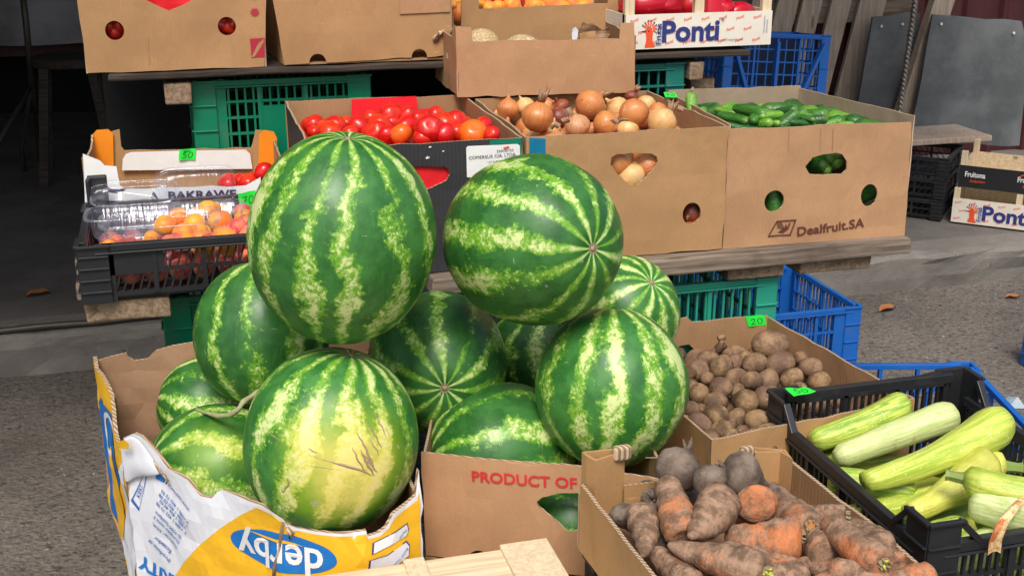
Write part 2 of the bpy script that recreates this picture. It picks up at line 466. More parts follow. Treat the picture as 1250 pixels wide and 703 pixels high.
def m_potato():
    n = NT('potato_skin'); w = rndvec(n); r = n.oi.outputs['Random']
    c = n.mix(n.step(n.noise(w, 22, 5, .65), .38, .66), (.095, .056, .030), (.34, .215, .105))
    c = n.mix(n.math('MULTIPLY', n.step(n.noise(w, 45, 4, .7), .55, .68), .7), c, (.105, .065, .045))
    c = n.mix(n.step(n.noise(w, 130, 3, .6), .62, .72, 0, .6), c, (.06, .038, .028))
    c = n.mix(n.step(n.noise(w, 30, 2, .5), .70, .74, 0, .7), c, (.50, .37, .20))
    c = n.mix(n.math('MULTIPLY', r, .45), c, (.19, .105, .085))
    return n.done(c, .72, n.bump(n.math('ADD', n.noise(w, 50, 6, .7), n.noise(w, 200, 3)), .55, .0025), Specular_IOR_Level=.3)
def m_carrot(orange=.5):
    n = NT('muddy_carrot_skin'); w = rndvec(n); x, y, z = n.sep(n.tc.outputs['Object'])
    g = n.noise(w, 13, 5, .6)
    rg = n.noise(n.comb(n.math('MULTIPLY', x, 60.0), n.math('MULTIPLY', n.math('ADD', y, z), 4.0), 0.0), 1, 3, .6)
    c = n.mix(n.step(n.noise(w, 50, 5, .7), .35, .65), (.13, .080, .050), (.36, .225, .145))
    o = n.mix(n.noise(w, 60, 3), (.58, .15, .04), (.66, .24, .09))
    th = n.math('ADD', .585 - orange * .095, n.math('MULTIPLY', n.math('SUBTRACT', n.oi.outputs['Random'], .5), -.10))
    f = n.step(n.math('ADD', g, n.math('MULTIPLY', n.math('SUBTRACT', n.noise(w, 110, 5, .75), .5), .45)), n.math('SUBTRACT', th, .05), n.math('ADD', th, .20))
    c = n.mix(n.math('MULTIPLY', f, .80), c, o)
    c = n.mix(n.step(n.noise(w, 170, 3), .6, .72, 0, .4), c, (.09, .06, .045))
    h = n.math('ADD', n.math('MULTIPLY', rg, 2.0), n.math('ADD', n.noise(w, 60, 6, .7), n.math('MULTIPLY', n.noise(w, 220, 3), .6)))
    return n.done(c, .78, n.bump(h, .7, .003), Specular_IOR_Level=.25)
def m_beet():
    n = NT('muddy_beet_skin'); w = rndvec(n)
    c = n.mix(n.step(n.noise(w, 20, 5, .65), .35, .65), (.080, .055, .042), (.215, .165, .125))
    c = n.mix(n.step(n.noise(w, 70, 4, .7), .6, .7, 0, .6), c, (.26, .21, .17))
    return n.done(c, .7, n.bump(n.math('ADD', n.noise(w, 45, 6, .7), n.noise(n.vec('MULTIPLY', w, (20, 20, 120)), 1, 3)), .6, .003), Specular_IOR_Level=.3)
def m_tomato(name, a, b):
    n = NT(name); w = rndvec(n); x, y, z = n.sep(n.tc.outputs['Object']); r = n.oi.outputs['Random']
    c = n.mix(r, a, b)
    c = n.mix(n.step(n.math('ADD', z, n.math('MULTIPLY', n.noise(w, 40, 3), .03)), .030, .046, 0, .5), c, (.66, .16, .02))
    c = n.mix(n.step(n.noise(w, 90, 2), .70, .75, 0, .35), c, (.75, .35, .06))
    return n.done(c, .25, n.bump(n.noise(w, 28, 4), .2, .002), Specular_IOR_Level=.5, Subsurface_Weight=.06, Subsurface_Scale=.01)
def m_onion(name, a, b, line):
    n = NT(name); w = rndvec(n); x, y, z = n.sep(n.tc.outputs['Object'])
    ang = n.math('ARCTAN2', y, x); r = n.oi.outputs['Random']
    ln = n.noise(n.comb(n.math('MULTIPLY', ang, 7.0), n.math('MULTIPLY', z, 6.0), n.math('MULTIPLY', r, 20.0)), 2.0, 4, .65, .2)
    c = n.mix(n.step(n.noise(w, 22, 4, .6), .35, .7), a, b)
    c = n.mix(n.step(ln, .52, .66, 0, .65), c, line)
    c = n.mix(n.step(n.noise(w, 30, 4, .7), .63, .68, 0, .85), c, (.62, .42, .24))
    c = n.mix(n.step(n.noise(w, 55, 3, .7), .66, .72, 0, .7), c, (.16, .045, .02))
    return n.done(c, n.step(n.noise(w, 20, 3), .3, .7, .25, .5), n.bump(n.math('ADD', ln, n.noise(w, 60, 4)), .35, .002), Specular_IOR_Level=.5)
def m_cuke(name, a, b):
    n = NT(name); w = rndvec(n); x, y, z = n.sep(n.tc.outputs['Object'])
    c = n.mix(n.step(n.noise(n.vec('MULTIPLY', w, (12, 60, 60)), 1, 4, .6), .35, .7), a, b)
    c = n.mix(n.step(x, .035, .062, 0, .45), c, (.30, .46, .10))
    c = n.mix(n.step(n.voro(w, 160), .0, .25, .3, 0), c, (.30, .42, .16))
    return n.done(c, .38, n.bump(n.math('SUBTRACT', n.noise(w, 40, 3), n.voro(w, 130)), .4, .002))
def m_zuc(name, a, b):
    n = NT(name); w = rndvec(n); x, y, z = n.sep(n.tc.outputs['Object'])
    ang = n.math('ARCTAN2', z, y)
    st = n.noise(n.comb(n.math('MULTIPLY', ang, 3.2), n.math('MULTIPLY', x, 7.0), n.math('MULTIPLY', n.oi.outputs['Random'], 30.0)), 1.6, 5, .65, .4)
    c = n.mix(n.step(st, .38, .62), a, b)
    fl = n.step(n.voro(w, 170), .12, .26, .8, 0)
    c = n.mix(n.math('MULTIPLY', fl, n.step(n.noise(w, 25, 3), .42, .6)), c, (.74, .80, .42))
    c = n.mix(n.step(n.noise(w, 24, 5, .7), .60, .70, 0, .6), c, (.36, .27, .08))
    c = n.mix(n.step(n.noise(w, 7, 4, .6), .50, .68, 0, .45), c, tuple(q * .55 for q in a))
    c = n.mix(n.step(n.noise(n.vec('MULTIPLY', w, (30, 160, 160)), 1, 3, .6), .66, .70, 0, .4), c, (.30, .34, .10))
    return n.done(c, n.step(n.noise(w, 15, 3), .3, .7, .28, .45), n.bump(n.math('ADD', n.noise(w, 30, 6, .65), st), .38, .004))
def m_peach(name, a, b):
    n = NT(name); w = rndvec(n)
    c = n.mix(n.step(n.noise(w, 17, 4, .6), .42, .6), a, b)
    c = n.mix(n.step(n.noise(w, 120, 3), .6, .7, 0, .3), c, (.30, .03, .02))
    return n.done(c, .5, n.bump(n.noise(w, 120, 3), .1, .001), Sheen_Weight=.3)
M.update(potato=m_potato(), carrot=m_carrot(.45), carrot_o=m_carrot(.95), beet=m_beet(),
    tomato=m_tomato('tomato_skin', (.58, .008, .008), (.66, .035, .010)), tomato_o=m_tomato('orange_tomato_skin', (.72, .12, .01), (.78, .16, .012)),
    pepper=m_tomato('red_pepper_skin', (.50, .005, .018), (.42, .004, .02)),
    onion=m_onion('onion_skin', (.60, .24, .07), (.50, .16, .06), (.36, .10, .035)),
    onion_p=m_onion('pale_onion_skin', (.74, .46, .18), (.62, .32, .12), (.50, .25, .09)),
    onion_r=m_onion('pinkish_onion_skin', (.54, .24, .10), (.60, .34, .18), (.30, .07, .05)),
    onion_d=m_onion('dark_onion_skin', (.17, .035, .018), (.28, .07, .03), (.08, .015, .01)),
    husk=m_onion('onion_husk', (.30, .17, .09), (.22, .13, .08), (.12, .06, .03)),
    cuke=m_cuke('cucumber_skin', (.022, .10, .014), (.055, .19, .024)), cuke_d=m_cuke('dark_cucumber_skin', (.014, .07, .016), (.03, .125, .022)),
    cuke_l=m_cuke('light_cucumber_skin', (.09, .25, .025), (.19, .40, .045)),
    zuc=m_zuc('zucchini_skin', (.33, .46, .045), (.60, .65, .12)), zuc_p=m_zuc('pale_zucchini_skin', (.46, .56, .19), (.66, .72, .34)),
    zuc_g=m_zuc('streaked_zucchini_skin', (.20, .36, .035), (.58, .66, .12)), zuc_y=m_zuc('yellowish_zucchini_skin', (.52, .54, .07), (.66, .65, .14)),
    stalk=m_plain('green_stalk', (.20, .28, .06), .6), dry=m_plain('dry_stalk', (.30, .24, .14), .8), root=m_plain('dry_root', (.14, .10, .08), .8),
    carrot_cut=m_plain('carrot_crown', (.50, .22, .08), .7), sprout=m_plain('yellow_sprout', (.50, .52, .05), .5),
    apricot=m_peach('apricot_skin', (.85, .36, .02), (.80, .20, .03)), peach=m_peach('peach_skin', (.75, .20, .10), (.55, .05, .05)),
    leaf=m_plain('dry_leaf', (.32, .12, .035), .7), scar=m_plain('rind_scar', (.34, .25, .15), .8),
    mesh_melon=None)
n = NT('netted_melon_skin'); w = rndvec(n)
M['mesh_melon'] = n.done(n.mix(n.step(n.voro(w, 120, 'DISTANCE_TO_EDGE'), .02, .10), (.62, .52, .36), (.40, .27, .10)), .7, n.bump(n.voro(w, 120), .5, .002))

# ------------------------------------------------------------ produce meshes (local, shared)
def revolve(name, prof, mat, nseg=24, lobes=0, lobe_amp=0, bump=0.0, bscale=20, seed=0, bend=0.0, axis='z', squash=1.0):
    """prof: list of (radius, height); closed at both ends. Noise gives the uneven skin."""
    V = []; F = []
    rings = [p for p in prof if p[0] > 1e-6]
    top = prof[-1][1]; bot = prof[0][1]
    V.append(Vector((0, 0, bot)))
    for (r, h) in rings:
        for k in range(nseg):
            a = 2 * pi * k / nseg
            rr = r * (1 + lobe_amp * cos(lobes * a)) if lobes else r
            V.append(Vector((rr * cos(a), rr * sin(a) * squash, h)))
    V.append(Vector((0, 0, top)))
    m = len(rings)
    for k in range(nseg): F.append((0, 1 + (k + 1) % nseg, 1 + k))
    for i in range(m - 1):
        for k in range(nseg):
            a = 1 + i * nseg; b = a + nseg
            F.append((a + k, a + (k + 1) % nseg, b + (k + 1) % nseg, b + k))
    e = len(V) - 1; a = 1 + (m - 1) * nseg
    for k in range(nseg): F.append((a + k, a + (k + 1) % nseg, e))
    out = []
    L = top - bot
    for v in V:
        if bump:
            q = v * bscale + Vector((seed * 7.3, seed * 3.1, 0))
            f = noise.noise(q) + .5 * noise.noise(q * 2.3)
            d = Vector((v.x, v.y, 0)); d = d.normalized() if d.length > 1e-6 else Vector((0, 0, 1 if v.z > (top + bot) / 2 else -1))
            v = v + d * f * bump
        if bend:
            t = (v.z - (top + bot) / 2) / L
            v = v + Vector((0, bend * (4 * t * t - 1) * -1, 0))
        if axis == 'x': v = Vector((v.z, v.y, -v.x))
        out.append(v)
    me = bpy.data.meshes.new(name); me.from_pydata([tuple(v) for v in out], [], F)
    me.materials.append(mat); me.shade_smooth(); return me
def ball_prof(rx, rz, n=14, pinch=1.0, dimple=0.0, dimple_w=.3):
    P = [(0, -rz)]
    for i in range(1, n):
        t = pi * i / n; P.append((rx * sin(t) ** pinch, -rz * cos(t)))
    P.append((0, rz))
    return [(r, h - math.copysign(dimple, h) * math.exp(-(r / (rx * dimple_w)) ** 2) if dimple else h) for r, h in P]
def melon_mesh(r, elong, mat, seed, nseg=72, n=44):
    P = ball_prof(r, r * elong, n, .97, .05 * r, .16)
    V = revolve('watermelon', P, mat, nseg, 10, .005, .0042, 5.5, seed)
    return V
def link(name, me, loc, rot=(0, 0, 0), sc=(1, 1, 1), parent=None, **kw):
    o = bpy.data.objects.new(name, me); COL.objects.link(o)
    if parent: o.parent = parent
    o.location = loc; o.rotation_mode = 'XYZ'
    o.rotation_euler = rot if not isinstance(rot, Matrix) else rot.to_euler()
    o.scale = sc; tag(o, **kw); return o
def frame(x=None, z=None, up=Vector((0, 0, 1))):
    """rotation whose local x (or z) axis points along the given direction"""
    if x is not None:
        x = Vector(x).normalized(); y = up.cross(x); y = y.normalized() if y.length > 1e-3 else Vector((0, 1, 0)); z = x.cross(y)
    else:
        z = Vector(z).normalized(); x = Vector((0, 1, .01)).cross(z).normalized(); y = z.cross(x)
    m = Matrix((x, y, z)).transposed(); return m
def with_mat(me, mat):
    c = me.copy(); c.materials.clear(); c.materials.append(mat); return c
# ============================================================ SETTING
def m_asphalt():
    n = NT('asphalt'); v = n.tc.outputs['Object']
    a = n.noise(v, 1.4, 7, .68); b = n.noise(v, 60, 5, .7)
    dkp = n.step(n.noise(n.vec('MULTIPLY', v, (45, 62, 40)), 1, 4, .7, .8), .55, .62, 0, .85)
    vo = n.voro(n.vec('ADD', v, n.vec('SCALE', n.noise(v, 25, 3, col=True), .03)), 75)
    vc = n.voro(v, 46, 'F1', 'Color'); vr = n.sep(vc)[0]
    c = n.mix(n.step(a, .3, .7), (.115, .100, .086), (.235, .208, .180))
    c = n.mix(n.step(b, .35, .7), n.mix(.5, c, (.05, .045, .040)), c)
    c = n.mix(dkp, c, (.055, .047, .040))
    peb = n.math('MULTIPLY', n.step(n.voro(v, 46), .20, .38, 1, 0), n.step(vr, .50, .56))
    c = n.mix(n.math('MULTIPLY', peb, .7), c, n.mix(n.sep(vc)[1], (.045, .036, .032), (.20, .185, .17)))
    c = n.mix(n.step(n.noise(v, 16, 5, .75), .62, .70, 0, .6), c, (.075, .042, .026))
    c = n.mix(n.step(n.noise(v, .9, 5, .7), .52, .66, 0, .4), c, (.05, .043, .037))
    c = n.mix(n.step(n.noise(v, 130, 2), .72, .76, 0, .5), c, (.36, .34, .31))
    h = n.math('ADD', n.math('MULTIPLY', b, 1.2), n.math('ADD', n.math('MULTIPLY', vo, -.9), n.math('MULTIPLY', peb, .5)))
    return n.done(c, .85, n.bump(h, .8, .006), Specular_IOR_Level=.25)
def m_concrete(name, c0, c1, bs=.5):
    n = NT(name); v = n.tc.outputs['Object']
    c = n.mix(n.step(n.noise(v, 2.5, 7, .65), .32, .68), c0, c1)
    c = n.mix(n.step(n.noise(n.vec('MULTIPLY', v, (3, 3, 14)), 1, 5, .7), .5, .75, 0, .5), c, tuple(q * .5 for q in c0))
    c = n.mix(n.step(n.noise(v, 60, 4, .7), .64, .72, 0, .5), c, tuple(q * 1.7 for q in c1))
    c = n.mix(n.step(n.noise(v, 26, 4, .7), .66, .72, 0, .6), c, (.03, .025, .02))
    return n.done(c, .85, n.bump(n.math('ADD', n.noise(v, 18, 6, .7), n.math('MULTIPLY', n.noise(v, 120, 4), .6)), bs, .006), Specular_IOR_Level=.25)
MASPH = m_asphalt(); MCONC = m_concrete('kerb_concrete', (.165, .152, .134), (.26, .24, .215)); MPAVE = m_concrete('pavement_concrete', (.11, .10, .09), (.175, .16, .145), .4)

def grid_sheet(name, x0, y0, x1, y1, z, mat, kind='structure'):
    return tag(mesh(name, [(x0, y0, z), (x1, y0, z), (x1, y1, z), (x0, y1, z)], [(0, 1, 2, 3)], mat), kind=kind)
grid_sheet('ground', -60, -60, 60, 60, 0, MASPH)
# kerb blocks: worn top edge, one long run cut into stones
KY = 3.86
def kerb_block(x0, x1, i):
    V = []; F = []
    prof = [(0.02, 0.0), (0.012, .05), (0.004, .10), (.004, .125), (.016, .138), (.045, .143), (.16, .144), (.16, 0)]
    nx = int((x1 - x0) / .07)
    for a in range(nx + 1):
        x = x0 + (x1 - x0) * a / nx
        for j, (dy, z) in enumerate(prof):
            q = noise.noise(Vector((x * 6, j * .7, i)))
            q2 = noise.noise(Vector((x * 22, j * .9, i + 9)))
            dy2 = dy + (.010 * q + .004 * q2 if j < 6 else 0); z2 = z + (.004 * q2 + .004 * q if 2 <= j <= 6 else 0)
            V.append((x, KY - .02 + dy2, z2))
    m = len(prof)
    for a in range(nx):
        for j in range(m - 1):
            F.append((a * m + j, (a + 1) * m + j, (a + 1) * m + j + 1, a * m + j + 1))
    F.append(tuple(range(m))); F.append(tuple(nx * m + j for j in range(m))[::-1])
    return V, F
kerb = thing('kerb', None, None, (0, KY, 0)); tag(kerb, kind='structure')
for i, (xa, xb) in enumerate(((-3.5, .90), (.905, 8))):
    V, F = kerb_block(xa, xb, i); mesh('kerb_stone', V, F, MCONC, kerb)
pv = []; pf = []
nx, ny = 90, 60
for j in range(ny + 1):
    for i in range(nx + 1):
        x = -9 + 20 * i / nx; y = KY + .135 + 9 * j / ny
        pv.append((x, y, .141 + .005 * noise.noise(Vector((x * 1.5, y * 1.5, 0)))))
for j in range(ny):
    for i in range(nx):
        a = j * (nx + 1) + i; pf.append((a, a + 1, a + nx + 2, a + nx + 1))
tag(mesh('pavement', pv, pf, MPAVE), kind='structure')

# grit lying on the asphalt
gb = MB(); rg = random.Random(3)
for i in range(2600):
    x = rg.uniform(-1.4, 3.6); y = rg.uniform(1.6, 3.8); r = rg.uniform(.0012, .0042) if rg.random() < .93 else rg.uniform(.004, .008)
    b = len(gb.v)
    for (dx, dy, dz) in ((1, 0, .2), (-.3, .9, .25), (-.9, -.5, .2), (.2, -.9, .15), (.1, .1, .8)):
        gb.v.append((x + dx * r * rg.uniform(.7, 1.3), y + dy * r * rg.uniform(.7, 1.3), dz * r))
    gb.f += [(b, b + 1, b + 4), (b + 1, b + 2, b + 4), (b + 2, b + 3, b + 4), (b + 3, b, b + 4)]
n = NT('grit'); rv = n.t.nodes.new('ShaderNodeNewGeometry').outputs['Random Per Island']
tag(gb.build('grit', n.done(n.ramp(rv, [(0, (.05, .042, .036)), (.6, (.13, .115, .10)), (1, (.34, .32, .29))]), .85)), kind='stuff')

# fallen leaves
def leaf(px, py, z, L, rot, label, mat=None):
    p = atZ(px, py, z)
    V = []; F = []; n_ = 8
    for i in range(n_ + 1):
        t = i / n_; w = .22 * L * sin(pi * min(1, t * 1.02)) ** .8
        c = L * .12 * sin(t * pi) + .004 * sin(t * 9)
        V += [Vector((L * (t - .5), -w, c + .35 * w)), Vector((L * (t - .5), 0, c * .4)), Vector((L * (t - .5), w, c + .5 * w))]
    for i in range(n_):
        a = i * 3; F += [(a, a + 1, a + 4, a + 3), (a + 1, a + 2, a + 5, a + 4)]
    me = bpy.data.meshes.new('dry_leaf'); me.from_pydata([tuple(v) for v in V], [], F); me.materials.append(mat or M['leaf']); me.shade_smooth()
    link('dry_leaf', me, (p.x, p.y, z + .004), (0, 0, rot), label=label, cat='leaf')
leaf(1083, 379, 0, .085, .25, 'curled brown dry leaf on the asphalt at the foot of the kerb')
leaf(1148, 373, 0, .02, 1.1, 'tiny brown leaf scrap between the two curled leaves by the kerb')
leaf(1236, 364, 0, .06, -.2, 'brown leaf beside the kerb near the right edge of the photo')
leaf(47, 361, .142, .085, .35, 'thin tan leaf lying on the dark pavement at the left')

# steel rod along the kerb
r0 = MB(); p0 = Vector((-2.6, KY - .005, .156)); p1 = Vector((.35, KY + .015, .156))
pts = [p0.lerp(p1, i / 60) + Vector((0, .004 * sin(i * .4), .002 * sin(i * .9))) for i in range(61)]
r0.tube(pts, [.011 if i % 2 else .0095 for i in range(61)], 8)
tag(r0.build('steel_rod', M['steel'], None, True, loc=(-1, KY, .156)), 'long dark ribbed steel rod lying on the edge of the kerb', 'rod')

# red corrugated sheet wall at the right rear, added sheets for the darkness at the left rear
n = NT('dark_red_sheet_metal'); v = n.tc.outputs['Object']
MRED = n.done(n.mix(n.step(n.noise(n.vec('MULTIPLY', v, (8, 8, 1.5)), 1, 5, .7), .35, .7), (.040, .010, .011), (.070, .016, .017)), .5, None, Specular_IOR_Level=.4)
wall = thing('sheet_metal_wall', 'dark red ribbed sheet metal wall behind the grey boards', 'wall', (3.8, 5.35, .14))
for k in range(9):
    x0 = 1.95 + k * .42; V = []; F = []
    for (dx, dy) in ((0, 0), (.15, 0), (.165, -.022), (.20, -.022), (.215, 0), (.36, 0), (.375, -.022), (.40, -.022), (.42, 0)):
        V += [(x0 + dx, 5.35 + dy + .002 * (k % 2), .142), (x0 + dx, 5.35 + dy + .002 * (k % 2), 2.6)]
    F = [(2 * i, 2 * i + 2, 2 * i + 3, 2 * i + 1) for i in range(8)]
    mesh('panel', V, F, MRED, wall)
def m_tarp(name, a, b, rough=.6):
    n = NT(name); v = n.tc.outputs['Object']
    c = n.mix(n.step(n.noise(v, 3, 6, .65), .35, .68), a, b)
    c = n.mix(n.step(n.noise(v, 40, 4, .7), .64, .72, 0, .4), c, tuple(q * .5 for q in a))
    return n.done(c, rough, n.bump(n.noise(v, 9, 5, .6), .5, .01))
MT_grey = m_tarp('grey_tarpaulin', (.20, .19, .205), (.36, .345, .365)); MT_red = m_tarp('maroon_tarpaulin', (.05, .010, .012), (.07, .014, .016))
MT_dark = m_tarp('shade_sheet', (.004, .004, .0045), (.008, .008, .009), .95); MT_roof = m_tarp('canopy_tarpaulin', (.05, .05, .055), (.07, .07, .075))  # the near-black one is for added sheets that stand for deep shade
def curtain(name, label, x0, y0, x1, y1, z0, z1, amp, k, mat, cat='tarpaulin', sway=0.0, slant=0.0):
    V = []; F = []; nu, nv = 90, 14; d = Vector((x1 - x0, y1 - y0)); L = d.length; d /= L; nn = Vector((d.y, -d.x))
    for j in range(nv + 1):
        for i in range(nu + 1):
            u = i / nu; w = j / nv
            a = amp * (sin(u * L * k + 2.5 * noise.noise(Vector((u * L * 1.5, w * 1.2, 3))) + w * slant) + .6 * noise.noise(Vector((u * L * 4, w * 3, k)))) * (1.25 - .6 * w)
            zz = z0 + (z1 - z0) * w + (sway * sin(u * L * 1.7) if j == 0 else 0)
            V.append((x0 + d.x * u * L + nn.x * a, y0 + d.y * u * L + nn.y * a, zz))
    for j in range(nv):
        for i in range(nu):
            a = j * (nu + 1) + i; F.append((a, a + 1, a + nu + 2, a + nu + 1))
    o = mesh(name, V, F, mat, None, True, loc=((x0 + x1) / 2, (y0 + y1) / 2, z0))
    return tag(o, label, cat)
curtain('grey_tarpaulin', 'grey tarpaulin hanging in folds at the top left behind the stall', -4.2, 6.9, .9, 7.0, atY(50, 54, 6.95).z, 2.5, .05, 5.5, MT_grey, slant=2.2)
curtain('maroon_tarpaulin', 'dark maroon cloth strip showing under the grey tarpaulin', -4.2, 7.15, .9, 7.2, atY(50, 68, 7.15).z, .95, .02, 4, MT_red)
curtain('shade_sheet', 'added black backdrop standing in for the darkness at the back of the stall', -6.0, 8.2, 1.9, 7.6, .14, 2.6, .06, 2.4, MT_dark)  # added backdrop, its black colour is the unlit depth of the stall
curtain('shelf_shade_sheet', 'added black sheet standing in for the shade behind the crates under the upper shelf', -.16, 3.16, 1.22, 3.2, .80, 1.09, .03, 7, MT_dark)  # added, dark sheet in place of the shade below the upper shelf
curtain('side_shade_sheet', 'unseen dark sheet added to close the left side of the stall against light', -2.7, 3.0, -3.2, 8.2, .14, 2.45, .05, 3, MT_dark)  # added out of view to stop light leaking in from the left
curtain('divider_shade_sheet', 'added dark sheet keeping light out between the stall back and the red metal wall', 1.9, 7.6, 1.93, 5.36, .14, 2.6, .03, 3, MT_dark)  # added, carries the dark backdrop round to the red wall
# unseen canopy over the rear of the stall, edges shaped for its shade
V = []; F = []
for j in range(13):
    for i in range(31):
        x = -3.4 + 6.5 * i / 30; yf = 2.15 + .85 * min(1, max(0, (x + .2) / 2.6)); y = yf + (8.65 - yf) * j / 12
        V.append((x, y, 2.35 + .25 * sin(pi * j / 12) + .03 * noise.noise(Vector((x * 2, y * 2, 0))) - .05 * abs(sin(i * pi / 6)) * (1 if j == 0 else .3)))
for j in range(12):
    for i in range(30):
        a = j * 31 + i; F.append((a, a + 31, a + 32, a + 1))
canopy = thing('canopy', 'unseen dark tarpaulin canopy above the picture, edges shaped to shade the rear of the stall', 'canopy', (1, 3, .14))
mesh('roof_sheet', V, F, MT_roof, canopy, True)
for (x, y) in ((-3.2, 2.3), (3.2, 3.0), (-3.2, 8.5), (3.05, 8.5)):
    b = MB(); b.tube([(x, y, .0 if y < KY else .14), (x, y, 2.42)], .02, 10); b.build('pole', M['steel'], canopy, True)

# pallet leaning on the wall, grey boards, twisted bar
SL = radians(9)
def leaning(u, z, y, ux0):
    return Vector((ux0 + u + (z - .30) * math.tan(SL), y, z))
pal = thing('wooden_pallet', 'large weathered wooden pallet leaning against the wall behind the blue crate', 'pallet', (2.6, 5.15, .142))
def slat(parent, cx, cy, z0, z1, w, t, lean, mat, name='slat', wtop=None):
    b = MB(); P = []
    n_ = 6
    for z in (z0, z1):
        xx = cx + (z - z0) * math.tan(lean); ww = w if z == z0 else (wtop or w)
        for (sx, sy) in ((-1, 0), (1, 0), (1, 1), (-1, 1)): P.append(Vector((xx + sx * ww / 2, cy + sy * t, z)))
    b.hexa(P); o = b.build(name, mat, parent); bevel(o, .002); return o
for (pa, pb) in ((936, 975), (968, 1003), (994, 1037), (1022, 1064), (1054, 1102)):
    pass
ybase = 5.0
# slats picked at the row y = 60 of the picture
for (xa, xb) in ((905, 928), (936, 961), (966, 990), (1001, 1025), (1035, 1067)):
    a = atY(xa, 60, ybase); b = atY(xb, 60, ybase)
    zc = a.z; cx = (a.x + b.x) / 2; z0 = .16
    slat(pal, cx - (zc - z0) * math.tan(radians(11)), ybase, z0, 1.28, b.x - a.x, .022, radians(11), M['slat'])
for (px, py, w) in ((1000, 12, .12), (1000, 165, .10)):
    a = atY(px, py, ybase + .03)
    b = MB(); b.box(a.x - .55, ybase + .026, a.z - w / 2, a.x + .50, ybase + .10, a.z + w / 2); bevel(b.build('crossbar', M['board'], pal), .003)
frm = thing('leaning_plank', 'tall grey-brown wooden plank leaning behind the twisted steel bar', 'plank', (3.2, 4.9, .142))
a = atY(1122, 60, 4.78); b_ = atY(1147, 60, 4.78)
slat(frm, (a.x + b_.x) / 2 - (a.z - .16) * math.tan(radians(14)), 4.78, .16, 1.3, b_.x - a.x, .045, radians(14), M['slat'], 'plank')
n = NT('grey_painted_board'); v = n.tc.outputs['Object']
cc = n.mix(n.step(n.noise(v, 3.5, 6, .65), .35, .68), (.085, .092, .095), (.17, .178, .18))
cc = n.mix(n.step(n.noise(n.vec('MULTIPLY', v, (6, 6, 26)), 1, 4, .7), .60, .74, 0, .5), cc, (.15, .155, .155))
cc = n.mix(n.step(n.noise(v, 30, 4, .7), .66, .72, 0, .4), cc, (.03, .03, .03))
MGB = n.done(cc, .5, n.bump(n.noise(v, 14, 5), .35, .004))
def board(name, label, px_poly, y, t, tilt=0):
    path = Path([(0, y), (8, y)], warp=lambda u, z: .012 * noise.noise(Vector((u * 2.3, z * 2.3, 5))) - max(0, (z - .2)) * .06)
    ol = [path.uz(*p) for p in px_poly]
    root = thing(name, label, 'board', (path.at(ol[0][0], 0).x, y, .142))
    sheet('panel', MGB, path, ol, root, t=t, res=.08, jag=.01, seed=y)
    for (px, py) in ((ol[1][0] - .04, ol[1][1] - .05), (ol[0][0] + .04, ol[0][1] - .04)):
        b = MB(); c = path.at(px, py, .004); b.tube([c, c + Vector((0, -.006, 0))], .006, 8); b.build('screw', M['whiteink'], root)
    return root
board('grey_board', 'wide dark grey painted board leaning at the right under the red wall', [(1146, 19), (1255, 27), (1262, 60), (1246, 178), (1112, 172)], 4.70, .012)
board('grey_board', 'narrow dark grey board seen between the pallet and the leaning plank', [(1072, 22), (1118, 16), (1130, 18), (1106, 150), (1040, 170)], 4.86, .012)
tw = MB(); a = atY(1118, -6, 4.55); c = atY(1093, 170, 4.50); a2 = a + (a - c) * .6; c2 = c + (c - a) * .55
N_ = 150
for s_ in range(2):
    pts = []
    for i in range(N_ + 1):
        t = i / N_; q = a2.lerp(c2, t); ph = t * 2 * pi * 34 + s_ * pi
        pts.append(q + Vector((cos(ph), sin(ph), 0)) * .0065)
    tw.tube(pts, .0075, 6)
n = NT('twisted_steel'); v = n.tc.outputs['Object']
tag(tw.build('twisted_steel_bar', n.done(n.mix(n.noise(v, 30, 4), (.20, .17, .13), (.48, .44, .38)), .4, None, Metallic=.6), None, True, loc=tuple(c2)), 'twisted steel bar standing in front of the leaning plank', 'bar')
# low wall boards between pallet bottom and crates: a plank bench carrying them
b = MB(); p = atZ(1110, 190, .42)
bench = thing('low_plank', 'pale brown wooden plank lying on top of the stacked black crates', 'plank', (2.9, 4.5, .42))
b.box(2.55, 4.40, .425, 3.33, 4.66, .450); bevel(b.build('board', M['slat'], bench), .004)

# stool and stand legs in the dark at the left
st = thing('stool', 'old wooden stool standing in the dark at the left', 'stool', (-.45, 6.0, .14))
c0 = atY(80, 72, 6.0)
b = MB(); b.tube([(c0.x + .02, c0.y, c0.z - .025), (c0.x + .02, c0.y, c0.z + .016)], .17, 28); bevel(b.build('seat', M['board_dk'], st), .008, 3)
for (dx, dy) in ((-.09, -.09), (.11, -.09), (-.09, .09), (.11, .09)):
    b = MB(); b.beam((c0.x + dx, c0.y + dy, c0.z - .02), (c0.x + dx * 1.6, c0.y + dy * 1.6, .142), .040, .040, Vector((0, 1, 0))); b.build('leg', M['board_dk'], st)
sd = thing('metal_stand', 'thin dark metal stand with splayed legs at the far left', 'stand', (-.6, 6.3, .14))
q = [atY(26, -20, 6.0), atY(32, 30, 6.0), atY(39, 105, 6.0)]
b = MB(); b.tube(q, .015, 8); b.build('pole', M['steel'], sd, True)
for (ex, ey, yy) in ((26, 180, 6.2), (47, 180, 6.4), (-30, 225, 5.6)):
    b = MB(); e = atY(ex, ey, yy); b.tube([q[2], q[2].lerp(e, .5) + Vector((0, 0, .01)), e, Vector((e.x, e.y, .142))], .011, 8); b.build('leg', M['steel'], sd, True)

